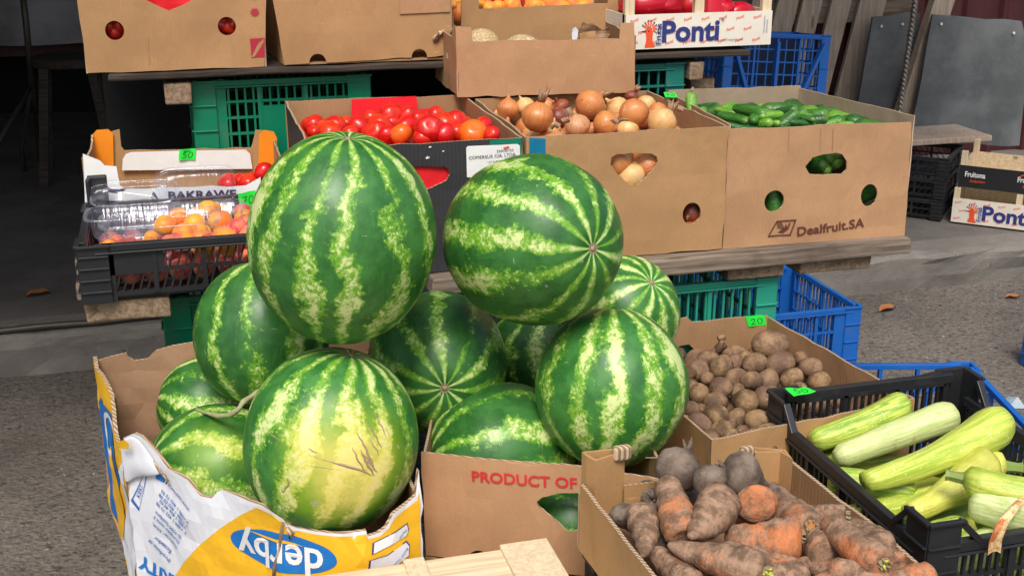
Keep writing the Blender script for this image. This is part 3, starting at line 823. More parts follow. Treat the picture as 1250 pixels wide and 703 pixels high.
# ============================================================ SHELVES
def plank(parent, x0, x1, y0, y1, z0, z1, mat, name='board', skew=0.0, seed=0):
    V = []; F = []; nx = max(4, int((x1 - x0) / .06)); rr = random.Random(seed)
    for i in range(nx + 1):
        x = x0 + (x1 - x0) * i / nx
        for (y, z) in ((y0, z0), (y0, z1), (y1, z1), (y1, z0)):
            q = noise.noise(Vector((x * 7, y * 5, z * 9 + seed))); q2 = noise.noise(Vector((x * 30, y * 5, z * 30 + seed)))
            V.append((x + (skew * (y - y0)) + (.006 * q2 if i in (0, nx) else 0), y + .003 * q + .0015 * q2, z + .0025 * q + .001 * q2))
    for i in range(nx):
        a = i * 4
        for j in range(4): F.append((a + j, a + 4 + j, a + 4 + (j + 1) % 4, a + (j + 1) % 4))
    F.append((0, 1, 2, 3)); F.append((nx * 4 + 3, nx * 4 + 2, nx * 4 + 1, nx * 4))
    o = mesh(name, V, F, mat, parent)
    bevel(o, .004, 2); return o
SZ = .812
sh = thing('lower_shelf', 'long weathered plank shelf carrying the tomato, onion and cucumber boxes', 'shelf', (.6, 2.3, .75))
for k, (y0, y1) in enumerate(((2.055, 2.19), (2.20, 2.33), (2.345, 2.47), (2.485, 2.61), (2.625, 2.76), (2.775, 2.95))):
    plank(sh, (.42 if k == 0 else -.185 - .01 * (k % 3)), 1.40 + .012 * ((k * 2) % 3), y0, y1, SZ - .035, SZ - .003, M['board'], 'board', 0, k)
for (x0, x1) in ((-.172, -.035), (.45, .56), (1.01, 1.13), (1.165, 1.325)):
    plank(sh, x0, x1, (2.085 if x0 < 0 else 2.075), 2.175, SZ - (.040 if x0 < 0 else .064), SZ - (.003 if x0 < 0 else .037), M['board_y'], 'block', 0, x0)
    plank(sh, x0 + .01, x1, 2.62, 2.72, SZ - .064, SZ - .037, M['board_y'], 'block', 0, x0 + 3)
UZ = 1.112
ush = thing('upper_shelf', 'weathered plank shelf carrying the top row of boxes', 'shelf', (.6, 2.7, 1.09))
for k, (y0, y1) in enumerate(((2.652, 2.78), (2.79, 2.92), (2.935, 3.07))):
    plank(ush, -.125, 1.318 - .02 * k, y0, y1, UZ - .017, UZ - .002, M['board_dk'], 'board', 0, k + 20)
for (pa, pb, pya, pyb) in ((201, 233, 101, 128), (842, 860, 78, 98)):
    a = atY(pa, pyb, 2.66); b = atY(pb, pya, 2.66)
    plank(ush, a.x, b.x, 2.66, 3.0, a.z, UZ - .028, M['board_y'], 'block', 0, pa)
b = MB(); b.box(1.19, 2.70, SZ, 1.25, 3.0, UZ - .075); b.build('post', M['board_y'], ush)

# ============================================================ PLASTIC CRATES
def crate(name, label, x0, y0, x1, y1, z0, z1, mat, nv=14, rows=4, solid=(), post=.035, raise_=0.0, yaw=0.0, group=None, t=.006, slant=0.0, rail=.014, topgap=0.0, cat='crate', low=(0, 0, 0, 0), bottom_mat=None):
    """slatted plastic crate: four lattice panels, four corner posts, a rim and a base. solid: (side, u0, u1, r0, r1) filled plates as fractions.
    topgap: height of the open hand slots under the rim. low: how far each side's rail sits below the posts."""
    cx, cy = (x0 + x1) / 2, (y0 + y1) / 2
    root = thing(name, label, cat, (cx, cy, z0), group)
    R = Matrix.Rotation(yaw, 2)
    def w(p): q = R @ (Vector(p) - Vector((cx, cy))); return (cx + q.x, cy + q.y)
    C = [w(c) for c in ((x0, y0), (x1, y0), (x1, y1), (x0, y1))]
    for s in range(4):
        P = Path([C[s], C[(s + 1) % 4]]); L = P.L; b = MB()
        top = z1 - low[s]; k = nv if s % 2 == 0 else max(3, int(nv * (y1 - y0) / (x1 - x0))) if (x1 - x0) > 0 else nv
        u0, u1 = post * .8, L - post * .8
        zt = top - rail - topgap
        zs = [z0 + .012 + (zt - z0 - .012) * j / rows for j in range(rows + 1)]
        for j, z in enumerate(zs):
            hh = .005 if 0 < j < rows else .008
            b.bar(P, u0, z - hh / 2, u1, z + hh / 2, t * 1.5, off=.0)
        main = max(1, round(L / .11))
        for j in range(main + 1):
            u = u0 + (u1 - u0) * j / main
            b.bar(P, u - .004, zs[0], u + .004, top - rail, t * 2, off=.003)
        for j in range(1, k):
            u = u0 + (u1 - u0) * j / k
            if slant:
                for i in range(rows):
                    b.bar(P, u - .0016, zs[i], u + .0016, zs[i + 1], t, off=-.001, su0=slant, su1=slant)
            else:
                b.bar(P, u - .0022, zs[0], u + .0022, zs[-1], t, off=-.001)
        for (ss, a, c, r0_, r1_) in solid:
            if ss == s: b.bar(P, u0 + (u1 - u0) * a, z0 + (top - z0) * r0_, u0 + (u1 - u0) * c, z0 + (top - z0) * r1_, t * .6, off=.001)
        b.build('side_panel', mat, root)
        # rim rail with a lip
        b = MB(); b.bar(P, post * .5, top - rail, L - post * .5, top - .0015, t * 2.2, off=.005)
        b.bar(P, post * .5, top - rail - .004, L - post * .5, top - rail, t * .7, off=.008)
        bevel(b.build('rim', mat, root), .0015)
    for i in range(4):
        c = C[i]; pz = z1 + raise_
        A = Path([C[i - 1], C[i]]); B = Path([C[i], C[(i + 1) % 4]])
        b = MB()
        b.bar(A, A.L - post, z0, A.L + .004, pz, .005, off=.006); b.bar(B, -.004, z0, post, pz - .0006, .005, off=.0066)
        for k in range(1, 5):
            z = z0 + (pz - z0) * k / 5
            b.bar(A, A.L - post, z - .0015, A.L + .004, z + .0015, .006, off=.010); b.bar(B, -.004, z - .0015, post, z + .0015, .006, off=.0106)
        b.bar(A, A.L - post - .004, pz - .005, A.L + .006, pz, .006, off=.010); b.bar(B, -.006, pz - .0055, post + .004, pz - .0004, .006, off=.0102)
        if raise_ > .01:
            # ramp from the raised corner down to the rail
            for (PP, ua, ub) in ((A, A.L - post, A.L - post - raise_ * 1.0), (B, post, post + raise_ * 1.0)):
                d1 = PP.at(ua, pz - .006, 0); d2 = PP.at(ub, z1 - low[(i - 1) % 4 if PP is A else i] - .006, 0)
                b.beam(d1, d2, .012, .009)
        bevel(b.build('corner_post', mat, root), .001)
    b = MB(); F4 = Path([C[0], C[1]]); n_ = 9
    for k in range(n_):
        y = y0 + .012 + (y1 - y0 - .024) * k / (n_ - 1)
        a = w((x0 + .008, y)); c = w((x1 - .008, y)); b.beam((a[0], a[1], z0 + .005), (c[0], c[1], z0 + .005), .010, .006)
    for k in range(n_ + 2):
        x = x0 + .012 + (x1 - x0 - .024) * k / (n_ + 1)
        a = w((x, y0 + .008)); c = w((x, y1 - .008)); b.beam((a[0], a[1], z0 + .0055), (c[0], c[1], z0 + .0055), .010, .0064)
    b.build('base', bottom_mat or mat, root)
    return root
# lower row, holding up the shelf
crate('green_crate', 'green plastic crate under the left end of the lower shelf, behind the torn box', -.045, 2.19, .35, 2.70, .475, .774, M['pgreen'], 18, 6, [(0, 0, .12, 0, 1)], .045)
crate('green_crate', 'upside-down green crate beneath the green crate at the left end of the shelf', -.045, 2.19, .35, 2.70, .165, .47, M['pgreen'], 18, 6, [(0, 0, .12, 0, 1)], .045)
crate('green_crate', 'pale green plastic crate under the shelf just behind the potato box', .74, 2.10, 1.125, 2.62, .455, .742, M['pteal'], 17, 3, [(0, .28, .62, .0, .72)], .04)
crate('green_crate', 'lowest pale green crate of the stack behind the potato box', .74, 2.11, 1.125, 2.62, .165, .45, M['pteal'], 17, 3, [], .04)
crate('green_crate', 'green crate lying flat on the ground under the pale green stack', .74, 2.12, 1.125, 2.62, .004, .16, M['pteal'], 12, 2, [], .04)
crate('green_crate', 'green crate lying flat on the ground under the left shelf end', -.045, 2.13, .35, 2.66, .004, .16, M['pgreen'], 12, 2, [], .04)
# between the shelves
crate('green_crate', 'green plastic crate with a solid plate standing under the left part of the upper shelf', .045, 2.70, .418, 3.08, SZ, UZ - .03, M['pgreen'], 17, 7, [(0, .34, .66, .28, .78), (0, 0, .1, 0, 1)], .045)
crate('green_crate', 'dark green plastic crate under the right end of the upper shelf', .80, 2.68, 1.155, 3.06, SZ, UZ - .03, M['pdteal'], 12, 6, [], .04)
# blue crates right
tilt_c = crate('blue_crate', 'blue plastic crate standing on the asphalt near the kerb, right of the pale green stack', 1.535, 3.05, 1.92, 3.47, .004, .28, M['pblue'], 16, 4, [(0, .86, 1, 0, 1)], .045)
for z_, y_ in ((0.004, 3.052),):
    pass
crate('blue_crate', 'blue crate behind the zucchini crate, its rim showing beyond the black one', 1.20, 1.65, 1.60, 2.25, .20, .462, M['pblue'], 12, 3, [], .04, 0, radians(-15), topgap=.05)
crate('blue_crate', 'blue crate on the ground under the blue crate behind the zucchinis', 1.20, 1.66, 1.60, 2.25, .004, .195, M['pblue'], 12, 2, [], .04, 0, radians(-15))
crate('blue_crate', 'blue crate of which only one corner shows at the right edge of the photo', 2.565, 2.90, 2.96, 3.10, .004, .20, M['pblue'], 12, 4, [(0, 0, .2, 0, 1)], .045)
bc = crate('blue_crate', 'deep blue crate stood on its side in front of the leaning pallet', -.205, -.125, .205, .125, 0, .60, M['pdblue'], 10, 13, [], .03)
bc.location = (2.055, 4.10, .355); bc.rotation_euler = (radians(-4), radians(4), radians(2))
vb = MB(); P_ = Path([(-.205, -.130), (.205, -.130)])
for (a, c) in (((.02, .57), (.2, .12)), ((.2, .12), (.39, .57)), ((.2, .12), (.2, .57)), ((.02, .30), (.39, .30))):
    vb.beam(P_.at(a[0], a[1], .004), P_.at(c[0], c[1], .004), .012, .022, Vector((0, 1, 0)))
o_ = mesh('brace', vb.v, vb.f, M['pdblue'], None, world=False); o_.parent = bc
b = MB(); b.box(-.2, .05, .01, .2, .06, .59); n = NT('dark_blue_backing'); o_ = mesh('base_plate', b.v, b.f, n.done((.008, .02, .06), .6), None, world=False); o_.parent = bc
crate('blue_crate', 'blue crate under the one stood on its side, hidden by the cucumber box', 1.84, 3.99, 2.27, 4.28, .148, .352, M['pdblue'], 10, 3, [], .04)
KA = radians(-44); kd = Vector((cos(KA), sin(KA))); kn = Vector((-sin(KA), cos(KA)))
cr = Vector((3.00, 4.235))
for k, lab in enumerate(('lowest', 'middle', 'topmost')):
    w_, d_ = .40, .30
    c_ = cr - kd * w_ / 2 + kn * d_ / 2 + Vector((.003 * k, -.002 * k))
    crate('black_crate', lab + ' black plastic crate of the stack of three left of the printed wooden trays', c_.x - w_ / 2, c_.y - d_ / 2, c_.x + w_ / 2, c_.y + d_ / 2, .146 + k * .088, .146 + k * .088 + .084, M['pblack'], 14, 2, [], .04, 0, KA, slant=.018, group='black crates stacked on the pavement')

# ============================================================ CARTONS
def carton(name, label, C, z0, z1, mats, tops=None, holes=None, t=.004, floor=True, cat='carton', warp=.0038, res=.03, jag=.0032, seed=0, lean=0.0, wallmats=None, tall=None):
    """C: front-left, front-right, back-right, back-left corners. tops: {wall: outline}, holes: {wall: [loops]}"""
    cx = sum(c[0] for c in C) / 4; cy = sum(c[1] for c in C) / 4
    root = thing(name, label, cat, (cx, cy, z0))
    paths = []
    for s in range(4):
        pts = [C[s], C[(s + 1) % 4]]
        if isinstance(C[s], list): pts = C[s]
        w_ = (lambda s: lambda u, z: warp * noise.noise(Vector((u * 7, z * 7, seed * 3.1 + s * 5))) + warp * .6 * noise.noise(Vector((u * 19, z * 15, seed + s))))(s)
        P = Path(pts, w_, lean, z0); paths.append(P)
        e0 = t + .0006 if s % 2 else 0
        ol = (tops or {}).get(s) or rect(e0, z0, P.L - e0, z1)
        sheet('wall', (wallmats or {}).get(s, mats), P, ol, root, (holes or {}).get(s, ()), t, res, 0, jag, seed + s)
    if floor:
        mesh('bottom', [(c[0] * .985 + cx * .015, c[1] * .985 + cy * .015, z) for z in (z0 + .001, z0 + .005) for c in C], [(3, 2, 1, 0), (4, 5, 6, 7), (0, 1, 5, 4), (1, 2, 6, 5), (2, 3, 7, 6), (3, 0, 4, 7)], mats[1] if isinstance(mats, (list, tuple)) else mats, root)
    return root, paths
def pxs(P, pts): return [P.uz(*p) for p in pts]
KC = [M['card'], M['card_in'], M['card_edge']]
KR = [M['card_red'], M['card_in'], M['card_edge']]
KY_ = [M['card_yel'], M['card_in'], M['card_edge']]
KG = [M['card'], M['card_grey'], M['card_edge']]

# --- cucumber box
cu, cp = carton('cardboard_box', 'open cardboard box of cucumbers at the right end of the lower shelf', [(1.009, 2.09), (1.398, 2.08), (1.325, 2.46), (1.02, 2.46)], SZ, 1.05, [M['card_red'], M['card_grey'], M['card_edge']],
    tops={0: None, 1: None}, holes=None, floor=True, seed=1) if False else (None, None)
def cukebox():
    C = [(1.006, 2.095), (1.395, 2.078), (1.335, 2.44), (1.03, 2.46)]
    P = Path(C[:2])
    hh = [pxs(P, [(983, 203), (987, 198), (992, 192), (1005, 188), (1020, 186), (1028, 188), (1033, 196), (1033, 206), (1027, 212), (1005, 213), (988, 212)]),
          circ(*P.uz(945, 245), .0205, rz=.0215), circ(*P.uz(1061, 238), .018, rz=.0225)]
    top0 = pxs(P, [(882, 303), (1104, 292), (1113, 149), (1060, 150), (1000, 152), (960, 155), (889, 157)])
    P1 = Path(C[1:3])
    P2 = Path([C[2], C[3]])
    top2 = rect(0, SZ, P2.L, 1.057)
    return carton('cardboard_box', 'open cardboard box of cucumbers at the right end of the lower shelf', C, SZ, 1.052,
        [M['card_red'], M['card_grey'], M['card_edge']], tops={0: top0, 2: top2}, holes={0: hh}, seed=1)
cu, cp = cukebox()
P = cp[0]
u, z = P.uz(1019, 277); a_, za = P.uz(972, 282); b_2, zb = P.uz(1054, 271)
lettering('lettering', 'Dealfruit.SA', M['brownink'], P, (a_ + b_2) / 2, (za + zb) / 2 - .001, .026, cu, math.atan2(zb - za, b_2 - a_) + .01, .022, width=b_2 - a_)
lg = pxs(P, [(937, 289), (948, 269), (972, 267), (965, 287)])
cx_ = sum(q[0] for q in lg) / 4; cz_ = sum(q[1] for q in lg) / 4
inn = [(cx_ + (q[0] - cx_) * .86, cz_ + (q[1] - cz_) * .82) for q in lg]
sheet('emblem', M['brownink'], P, lg, cu, [inn], 0, .02, .0014)
hand = []
for k in range(4):
    sheet('emblem', M['brownink'], P, [(cx_ - .014 + k * .001, cz_ + .010 - k * .0035), (cx_ - .002 + k * .002, cz_ + .010 - k * .0035), (cx_ - .002 + k * .002, cz_ + .0118 - k * .0035), (cx_ - .014 + k * .001, cz_ + .0118 - k * .0035)], cu, (), 0, .02, .0014)
sheet('emblem', M['brownink'], P, [(cx_ - .010, cz_ - .009), (cx_ + .002, cz_ - .010), (cx_ + .012, cz_ - .002), (cx_ + .015, cz_ + .010), (cx_ + .012, cz_ + .010), (cx_ + .009, cz_ + .001), (cx_ + .006, cz_ + .009), (cx_ + .004, cz_ + .002), (cx_ - .004, cz_ - .004)], cu, (), 0, .02, .0014)

for px_ in (962, 1001, 1016):
    sheet('crease', M['card_dk'], cp[0], pxs(cp[0], [(px_, 156), (px_ + .9, 156), (px_ + .2, 184), (px_ - .7, 184)]), cu, (), 0, .03, .0012)
# --- onion box
P = Path([(.606, 2.088), (1.0, 2.086)])
tri = pxs(P, [(745, 200), (746, 192), (752, 188), (775, 186), (795, 187), (802, 191), (803, 198), (797, 208), (785, 220), (776, 228), (768, 225), (755, 213)])
on, op = carton('cardboard_box', 'open cardboard box of yellow onions in the middle of the lower shelf', [(.606, 2.088), (1.0, 2.086), (1.0, 2.50), (.612, 2.50)], SZ, 1.051, KC,
    holes={0: [tri, circ(*P.uz(844, 260), .0185, rz=.0215)]}, seed=2)
P = op[0]
sheet('print', M['teal'], P, pxs(P, [(646, 168), (666, 169), (666, 192), (668, 240), (646, 240)]), on, (), 0, .03, .0014)

# --- tomato box, black outside
P = Path([(.222, 2.088), (.598, 2.088)])
hole = pxs(P, [(440, 203), (520, 203), (543, 203), (548, 207), (549, 213), (545, 220), (530, 228), (522, 231), (470, 240), (440, 235)])
TB = [M['black_print'], M['card_in'], M['card_edge']]
Pb = Path([(.602, 2.56), (.225, 2.58)])
tm, tp = carton('cardboard_box', 'black-printed cardboard box of red tomatoes behind the melons', [(.222, 2.088), (.598, 2.088), (.602, 2.56), (.225, 2.58)], SZ, 1.051, TB, holes={0: [hole]}, seed=3)
P = tp[0]
sheet('print', M['greenp'], P, pxs(P, [(598, 171), (636, 168), (637, 250), (634, 250), (634, 175), (597, 176)]), tm, (), 0, .03, .0014)
sheet('red_liner', M['redp'], Path([(.24, 2.0955), (.58, 2.0955)]), rect(0.03, SZ + .02, .33, SZ + .20), tm, (), .001, .05)
sheet('address_label', M['white2'], P, pxs(P, [(569, 180), (571, 178), (631, 175), (634, 177), (635, 212), (632, 218), (570, 216)]), tm, (), .0006, .03, .0024)
for (txt, px, py, s_) in (('EXPORTER', 616, 183, .0065), ('COMERSUR CIA. LTDA.', 601, 190, .0085), ('LOT ALBERI BORJA', 607, 196, .0045), ('ECUADOR', 604, 201, .0045), ('CLASS 1  NET 18 KG', 601, 206, .0045)):
    uu, zz = P.uz(px, py); lettering('lettering', txt, M['black'], P, uu, zz, s_, tm, .03, 0, off=.0036)
sheet('print', M['orink'], P, pxs(P, [(613, 179), (620, 177), (621, 179), (615, 181)]), tm, (), 0, .03, .0036)
for (px, py, r) in ((522, 192, .003), (525, 179, .002), (541, 184, .0016)):
    uu, zz = P.uz(px, py); sheet('scuff', M['white2'], P, [(uu + r * (1 + .5 * sin(k * 2.3)) * cos(k), zz + r * (1 + .5 * cos(k * 3.1)) * sin(k) * .8) for k in [i * pi / 5 for i in range(10)]], tm, (), 0, .03, .0014)
# red paper inside at the back
Pi = Path([(.23, 2.566), (.60, 2.548)])
sheet('red_liner', M['redp'], Pi, pxs(Pi, [(429, 121), (508, 117), (510, 133), (527, 132), (528, 170), (430, 175)]), tm, (), .0008, .04, .001)

# --- top row
P = Path([(-.163, 2.655), (.197, 2.655)])
peep = [circ(*P.uz(140, 37), .0185, rz=.0195), circ(*P.uz(277, 32), .0185, rz=.019), pxs(P, [(165, -30), (245, -30), (240, -4), (228, 4), (206, 13), (190, 6), (178, 0)])]
ol = pxs(P, [(107, 89), (240, 84), (323, 81), (325, 0), (326, -75), (84, -75), (94, 0)])
b1, p1 = carton('cardboard_box', 'cardboard box with red star prints and peeping tomatoes, leftmost on the upper shelf', [(-.163, 2.655), (.197, 2.655), (.197, 3.08), (-.163, 3.08)], UZ, UZ + .245, KC, tops={0: ol}, holes={0: peep}, seed=4)
P = p1[0]
def star(u, z, r, n_=10): return [(u + (r if i % 2 else r * .6) * cos(pi * i / n_), z + (r if i % 2 else r * .6) * sin(pi * i / n_)) for i in range(2 * n_)]
for (px, py) in ((311, 15), (310, -6)):
    uu, zz = P.uz(px, py); sheet('print', M['reddk'], P, star(uu, zz, .0105), b1, (), 0, .03, .0014)
q0 = P.uz(305, 47); q1 = P.uz(323, 46); q2 = P.uz(323, 69); q3 = P.uz(307, 70)
sheet('print', M['reddk'], P, [q0, q1, q2, q3], b1, (), 0, .03, .0014)
sheet('print', M['card'], P, [(q3[0], q3[1] + .001), (q3[0] + .006, q3[1] + .001), (q2[0], q2[1] + .030), (q2[0], q2[1] + .037), (q2[0] - .012, q2[1] + .027)], b1, (), 0, .03, .002)
crk = pxs(P, [(180, 40), (181, 46), (181.5, 62), (183, 78), (182, 78), (180, 62)])
sheet('crease', M['card'], P, crk, b1, (), 0, .03, .0014)

P = Path([(.237, 2.655), (.600, 2.655)])
def halfhole(px, py, r, rz=None):
    u_, z_ = P.uz(px, py); return (u_, r, rz or r)
def notched(P, ol_px, nts):
    """outline whose lower edge has round notches: (px, py, r)"""
    base = pxs(P, ol_px)
    lo0, lo1 = base[0], base[1]; out = [lo0]
    for (px, py, r, hgt) in nts:
        u_, _ = P.uz(px, py); tt = (u_ - lo0[0]) / (lo1[0] - lo0[0]); zb = lo0[1] + (lo1[1] - lo0[1]) * tt
        for k in range(9):
            a = pi - pi * k / 8; out.append((u_ + r * cos(a), zb + hgt * sin(a)))
    return out + base[1:]
ol = notched(P, [(347, 79), (530.5, 69), (551, 66), (552, -75), (330, -75), (333, 0)], [(388, 77, .0185, .020), (512, 71, .0175, .019)])
b2, p2 = carton('cardboard_box', 'plain closed-looking cardboard box with two half-round holes at its base, second on the upper shelf', [(.237, 2.655), (.600, 2.655), (.600, 3.08), (.205, 3.08)], UZ, UZ + .25, KC, tops={0: ol}, seed=5)
sheet('flap', M['card_red'], p2[0], pxs(p2[0], [(488, 17), (549, 14), (550, -75), (489, -75)]), b2, (), .002, .03, .0035, .001)

# box with oranges (second row top), tall ends and low front
P = Path([(.633, 2.79), (1.028, 2.79)])
ol = pxs(P, [(563, 66), (757, 58), (757, -50), (742, -50), (742, 4), (700, 6), (660, 7), (585, 11), (582, -50), (563, -50)])
bo, po = carton('cardboard_box', 'cardboard tray box holding oranges, at the top middle behind the empty box', [(.633, 2.79), (1.028, 2.79), (1.028, 3.12), (.60, 3.14)], UZ, UZ + .21, KC, tops={0: ol}, seed=6)
# low cut-down tray in the middle
f0 = atZ(558, 118.5, 1.056); f1 = atZ(775, 112.5, 1.056); bk0 = atY(531, 100, f0.y + .27); 
Cm = [(f0.x, f0.y), (f1.x, f1.y), (f1.x + .03, f1.y + .27), (bk0.x, bk0.y)]
P = Path(Cm[:2])
ol = pxs(P, [(558, 118.5), (775, 112.5), (774, 28), (757, 28), (756, 47), (640, 49), (577, 51), (575, 33), (556, 33)])
Pl = Path([Cm[3], Cm[0]])
ll = [(0, 1.056), (Pl.L - .001, 1.056), (Pl.L - .001, ol[-1][1]), (Pl.L - .03, ol[-1][1] - .002), (Pl.L - .045, 1.175), (.06, 1.175), (.05, 1.195), (0.0, 1.195)]
bm, pm = carton('cardboard_box', 'low cardboard tray with cut-down front resting on the tomato and onion boxes', Cm, 1.056, 1.175, KR, tops={0: ol, 3: ll, 2: [(0, 1.056), (.40, 1.056), (.40, 1.13), (0, 1.13)]},
    holes={3: [rect(Pl.L - .115, 1.122, Pl.L - .095, 1.137)]}, seed=7)
for (px, py, s_) in ((531, 42, 1), (548, 38, 1.1)):
    b = MB(); c = atY(px, py, 2.66)
    b.tube([c + Vector((.0, 0, -.02)), c + Vector((.002, -.01, -.005)), c + Vector((.010 * s_, -.012, .006)), c + Vector((.022 * s_, -.01, .010))], [.004, .006, .005, .002], 6)
    b.tube([c + Vector((.0, 0, -.02)), c + Vector((-.004, -.012, -.006)), c + Vector((.004, -.02, .008))], [.003, .005, .002], 6)
    b.build('torn_paper', M['card_edge'], bm, True)

# --- torn white, yellow and blue box with watermelons
A0, B0, B1, B2, C0, D0 = (-.172, 2.12), (-.118, 1.80), (.09, 1.572), (.20, 1.505), (.292, 1.538), (.30, 2.03)
zb = .40
dw = thing('fruit_box', 'torn white, yellow and blue printed box holding watermelons at the front left', 'carton', (.05, 1.85, zb))
wrp = lambda s: (lambda u, z: .009 * noise.noise(Vector((u * 9, z * 9, s))) + .004 * noise.noise(Vector((u * 26, z * 22, s + 4))))
PF = Path([B0, B1, B2, C0], wrp(1)); PL = Path([A0, B0], wrp(2)); PB = Path([D0, A0], wrp(3)); PR = Path([C0, D0], wrp(4))
top = pxs(PF, [(143, 543), (152, 533), (164, 528), (172, 532), (179, 541), (192, 556), (205, 572), (218, 577), (230, 584), (240, 596), (248, 603), (261, 606), (266, 599), (271, 597), (290, 603), (320, 616), (344, 634), (349, 642), (362, 646), (385, 650), (408, 653), (430, 650), (447, 647), (449, 654), (460, 650), (469, 642), (474, 633), (478, 625), (497, 613), (507, 604), (511, 574)])
top = [(max(0.002, min(PF.L - .001, u)), z) for u, z in top]
ol = [(0.0, zb), (PF.L, zb)] + [(PF.L, top[-1][1])] + top[::-1][1:] + [(0.0, top[0][1] - .01)]
WH = [M['white'], M['card_in'], M['card_edge']]
sheet('wall', WH, PF, ol, dw, (), .006, .018, 0, .005, 1)
tl = pxs(PL, [(115, 442), (118, 470), (124, 500), (127, 515), (124, 530), (135, 560), (141, 575), (146, 590)])
ol = [(PL.L, zb), (PL.L, .665)] + [(max(.0, min(PL.L, u)), min(.74, z)) for u, z in tl[::-1]] + [(0, .70), (0, zb)]
ol = [(0, zb), (PL.L, zb), (PL.L, .655), (PL.L * .8, .665), (PL.L * .62, .70), (PL.L * .5, .685), (PL.L * .35, .70), (PL.L * .12, .705), (0, .70)]
sheet('wall', [M['yellow'], M['card_in'], M['card_edge']], PL, ol, dw, (), .006, .018, 0, .006, 2)
bt = pxs(PB, [(118, 439), (136, 433), (155, 429), (157, 434), (164, 439), (180, 437), (190, 427), (210, 421), (250, 414), (300, 411), (360, 408), (420, 406), (500, 405)])
bt = [(min(PB.L, max(0, u)), z) for u, z in bt]
sheet('wall', [M['card_dk'], M['card_dk'], M['card_edge']], PB, [(0, zb), (PB.L, zb)] + bt, dw, (), .005, .03, 0, .002, 3)
sheet('wall', [M['yellow'], M['card_in'], M['card_edge']], PR, rect(.006, zb, PR.L - .006, .66), dw, (), .005, .03, 0, .003, 4)
mesh('bottom', [(x, y, zb + .002) for (x, y) in (A0, B0, B1, B2, C0, D0)], [(5, 4, 3, 2, 1, 0)[::-1]], M['card_in'], dw)
# print on the front
def clip_under(poly, P=PF): return poly
yl = pxs(PF, [(212, 703), (225, 685), (245, 664), (270, 643), (295, 627), (314, 618), (330, 627), (343, 637), (349, 647), (385, 653), (408, 656), (446, 651), (450, 657), (462, 653), (472, 643), (480, 629), (498, 617), (508, 609), (511, 598), (512, 640), (512, 720), (505, 760), (212, 760)])
yl = [(min(PF.L - .001, u), max(zb + .01, z)) for u, z in yl]
sheet('print', M['yellow'], PF, yl, dw, (), 0, .018, .0012)
oc = [PF.uz(283 + 0, 655), PF.uz(411, 684)]
(ua, za), (ub, zb2) = oc
oang = math.atan2(zb2 - za, ub - ua); ol_ = (Vector((ub, zb2)) - Vector((ua, za))).length / 2; ocx, ocz = (ua + ub) / 2, (za + zb2) / 2
ell = [(ocx + ol_ * cos(a) * cos(oang) - .030 * sin(a) * sin(oang), ocz + ol_ * cos(a) * sin(oang) + .030 * sin(a) * cos(oang)) for a in [2 * pi * i / 48 for i in range(48)]]
sheet('print', M['blue'], PF, ell, dw, (), 0, .012, .0022)
lettering('lettering', 'derby', M['whiteink'], PF, ocx - .002, ocz - .005, .062, dw, oang + pi, .02, off=.0034, width=ol_ * 1.62)
sw = [(ocx + ol_ * (-.80 + 1.5 * t), ocz + .0) for t in (0,)]
def loc2(a, b): return (ocx + a * cos(oang) - b * sin(oang), ocz + a * sin(oang) + b * cos(oang))
sheet('print', M['yellow'], PF, [loc2(-ol_ * .62, .024), loc2(-ol_ * .3, .017), loc2(ol_ * .1, .0145), loc2(ol_ * .45, .015), loc2(ol_ * .1, .0195), loc2(-ol_ * .3, .0205)], dw, (), 0, .012, .0034)
for pl in ([(454, 661), (480, 646), (496, 636), (498, 645), (495, 651), (475, 662), (453, 675)], [(450, 682), (470, 674), (494, 657), (498, 662), (497, 674), (480, 687), (449, 694)]):
    q = pxs(PF, pl); cx_ = sum(a[0] for a in q) / len(q); cz_ = sum(a[1] for a in q) / len(q)
    q = [(min(PF.L - .004, a), b) for a, b in q]
    sheet('print', M['dblue'], PF, q, dw, (), 0, .02, .0022)
    sheet('print', M['white'], PF, [(cx_ + (a - cx_) * .93, cz_ + (b - cz_) * .90) for a, b in q], dw, (), 0, .02, .0032)
for (t_, px, py) in (('Marke:', 489, 649), ('Boxen Gewicht:', 483, 678)):
    u_, z_ = PF.uz(px, py); lettering('lettering', t_, M['blueink'], PF, u_, z_, .006, dw, radians(38) + pi, 0, off=.0042)
# small print on the white part, standing on its head
base = [(219, 605, 'www.nachbar.si'), (215, 616, 'F +386 1 432 72 93'), (213, 621, 'T +386 1 432 03 98'), (212, 626, '+386 1 426 44 03'), (210, 631, 'T +386 1 432 73 98'), (206, 639, 'SI-1000 Ljubljana'), (204, 645, 'Dunajska cesta 3'), (201, 652, 'Importer: DUA,'), (198, 664, 'Ecuador'), (194, 671, 'Produce of')]
for (px, py, t_) in base:
    u_, z_ = PF.uz(px, py); lettering('lettering', t_, M['blueink'], PF, u_, z_, .0088 if t_ not in ('Ecuador', 'Produce of') else .011, dw, radians(-28) + pi, .008, off=.002)
u_, z_ = PF.uz(192, 695); lettering('lettering', 'PROSPERITY', M['blue'], PF, u_ + .052, z_ - .012, .034, dw, radians(-10) + pi, .03, off=.0024)
sheet('print', M['blue'], PF, pxs(PF, [(189, 570), (194, 572), (197, 580), (202, 582), (199, 589), (189, 584)]), dw, (), 0, .02, .0016)
fr = pxs(PF, [(174, 575), (178, 577), (169, 623), (160, 610)])
ci = (sum(a[0] for a in fr) / 4, sum(a[1] for a in fr) / 4)
sheet('print', M['blueink'], PF, fr, dw, [[(ci[0] + (a - ci[0]) * .82, ci[1] + (b - ci[1]) * .86) for a, b in fr]], 0, .02, .0016)
